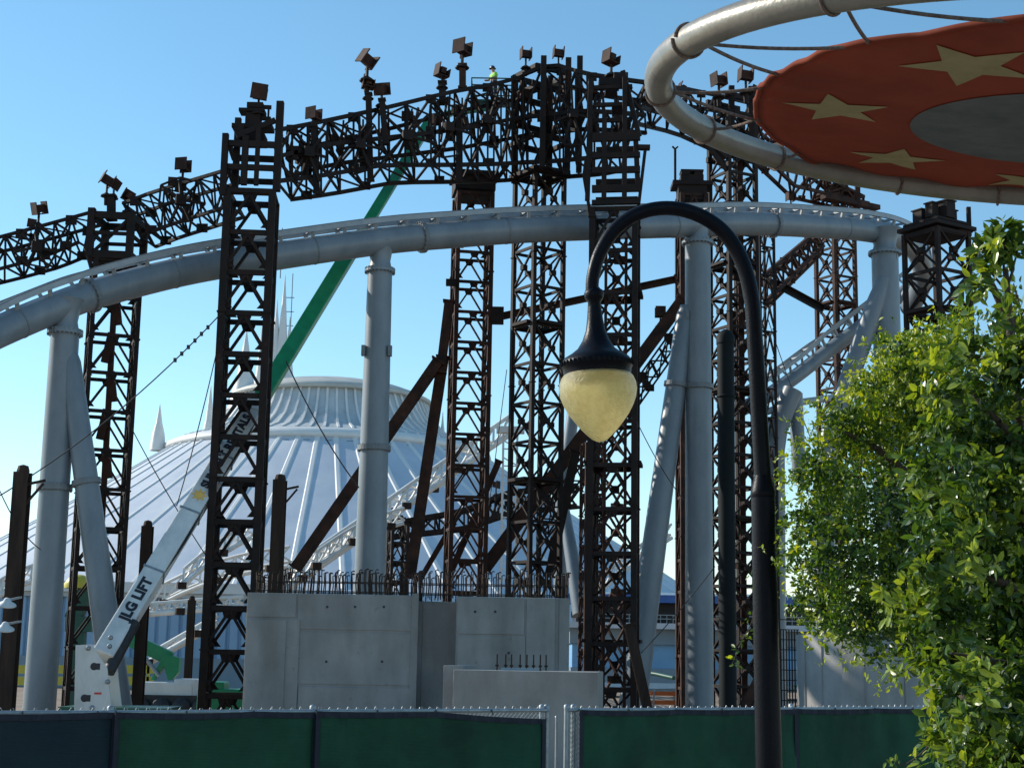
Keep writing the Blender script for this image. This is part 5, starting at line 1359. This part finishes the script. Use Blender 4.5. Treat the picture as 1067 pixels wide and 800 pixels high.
for k in range(22):
    z = zpx(530, 450, 98) - k * .55; x = P(530, 560, 98).x; m.beam((x - .45, 98, z), (x + .45, 98, z - (.5 if k % 2 else 0)), .08)
m.box((x, 98, zpx(530, 448, 98)), (1.8, .8, .4)); m.build('web_bracing', 'white', root)
# leaning grey leg behind globe
o = MB().tube([P(604, 380, 90), P(585, 520, 90), P(584, 620, 90)], [.35, .4, .4], 16).build('grey_leg', 'track'); tag(o, 'grey tube leg behind the street lamp globe', 'pylon')
o = MB().tube([P(586, 520, 88), P(606, 640, 86)], [.3, .5], 16).build('grey_leg', 'track'); tag(o, 'grey tube leg slanting down right beside the rebar', 'pylon')
# far dark canopy pieces
truss('far_truss', 'small dark lattice frame beyond the rebar right of the second pylon', [[(405, 545, 110), (480, 532, 110), (530, 512, 112), (600, 505, 114)], [(405, 560, 110), (480, 552, 110), (530, 535, 112), (600, 528, 114)]], 1.5, 14, ch=.26, br=.13, group='small dark lattice pieces far back')
tower('small far dark lattice tower just right of the second pylon', 414, 580, 108, 1.1, 545, yaw=20, panel=1.4, leg=.2, br=.13, group='small dark lattice pieces far back')
for i, (px, py, lb) in enumerate(((409, 531, 'left of the two small far brackets beside the second pylon'), (418, 540, 'right of the two small far brackets beside the second pylon'), (517, 505, 'small far bracket left of the X braced tower'), (688, 325, 'small bracket on top of the wide sunlit brown beam'))):
    bracket(lb, px, py, 109 if i < 3 else 76, kind=i % 3, rz=30 * i, size=.75)

# ------------------------------------------------------------------ cables
def cable(label, a, b, Ya, Yb, drop=.3, r_=.02, knots=0):
    A_ = P(*a, Ya); B__ = P(*b, Yb); pts = []
    for t in np.linspace(0, 1, 17): p = A_.lerp(B__, t); p.z -= drop * 4 * t * (1 - t); pts.append(p)
    m = MB(); m.tube(pts, r_, 6)
    for k in range(knots): m.box(pts[1 + k // 2].lerp(pts[2 + k // 2], .5 * (k % 2)), (.1, .1, .14))
    tag(m.build('guy_cable', 'rubber'), label, 'cable', 'thin cables across the site')
cable('cable sloping down left from the near black tower to the left edge', (230, 327), (-10, 522), 54, 48, .5, .022, 6)
cable('cable dropping from the near black tower across the white dome to the white boom', (229, 352), (184, 527), 54, 56, .3, .02)
cable('cable from beside the leftmost lattice tower down to the right', (137, 446), (232, 604), 58, 62, .2, .02)
cable('cable crossing the white dome top down to the second pylon', (298, 376), (374, 508), 58, 60, .3, .025)
cable('cable from the third pylon strut down to the concrete', (668, 680), (745, 590), 60, 64, .1, .02)
cable('faint cable right of the globe down past the third pylon', (664, 440), (712, 520), 60, 64, .2, .02)
cable('cable under the lower track near the foliage', (842, 460), (872, 380), 84, 86, .1, .03)
cable('cable from the lower track down left of the short bent pylon', (800, 332), (850, 470), 84, 86, .2, .025)
cable('loose cable at the far left before the brown pile', (-5, 500), (42, 572), 50, 52, .3, .018)
cable('vertical cable above the concrete by the flat capped tower', (528, 385), (505, 560), 74, 76, .1, .02)

# ------------------------------------------------------------------ left edge dish lamps
for i, (px, py, lb) in enumerate(((7, 630, 'upper'), (5, 655, 'lower'))):
    q = P(px, py, 46); root = thing('dish_light', lb + ' of the two grey white dish lights by the far left pile', 'light', q, 'grey white dish lights on the far left pile')
    m = MB(); m.lathe(q, [(.0, .22), (.08, .2), (.13, .1), (.27, .02), (.28, -.02), (.26, -.01), (.0, .05)], 20, axis=(.15, -.3, .95)); m.build('dish', 'roofgrey', root)
    m = MB(); m.beam(q + Vector((.05, .05, .15)), P(22, py - 8, 47.8), .06); m.build('arm', 'galv', root)
# orange barrier and pipes on dirt at right
q = P(692, 716, 80); root = thing('orange_barrier', 'small orange barrier on the dirt between the leaning strut and the third pylon', 'barrier', (q.x, q.y, 0))
m = MB(); m.box((q.x, q.y, .75), (1.5, .08, .22)); m.box((q.x, q.y, 1.2), (1.5, .08, .22)); build_each(m, 'board', 'orange', root)
m = MB(); m.beam((q.x - .6, q.y - .3, 0), (q.x - .5, q.y, 1.4), .08); m.beam((q.x + .6, q.y + .3, 0), (q.x + .5, q.y, 1.4), .08); build_each(m, 'leg', 'galv', root)
o = MB().tube([P(655, 698, 100), P(684, 702, 98), P(702, 706, 96)], .13, 10).build('green_pipe', 'darkgreen'); tag(o, 'dark green pipe lying below the blue banded building', 'pipe')
sc.cycles.max_bounces = 6; sc.cycles.transparent_max_bounces = 6
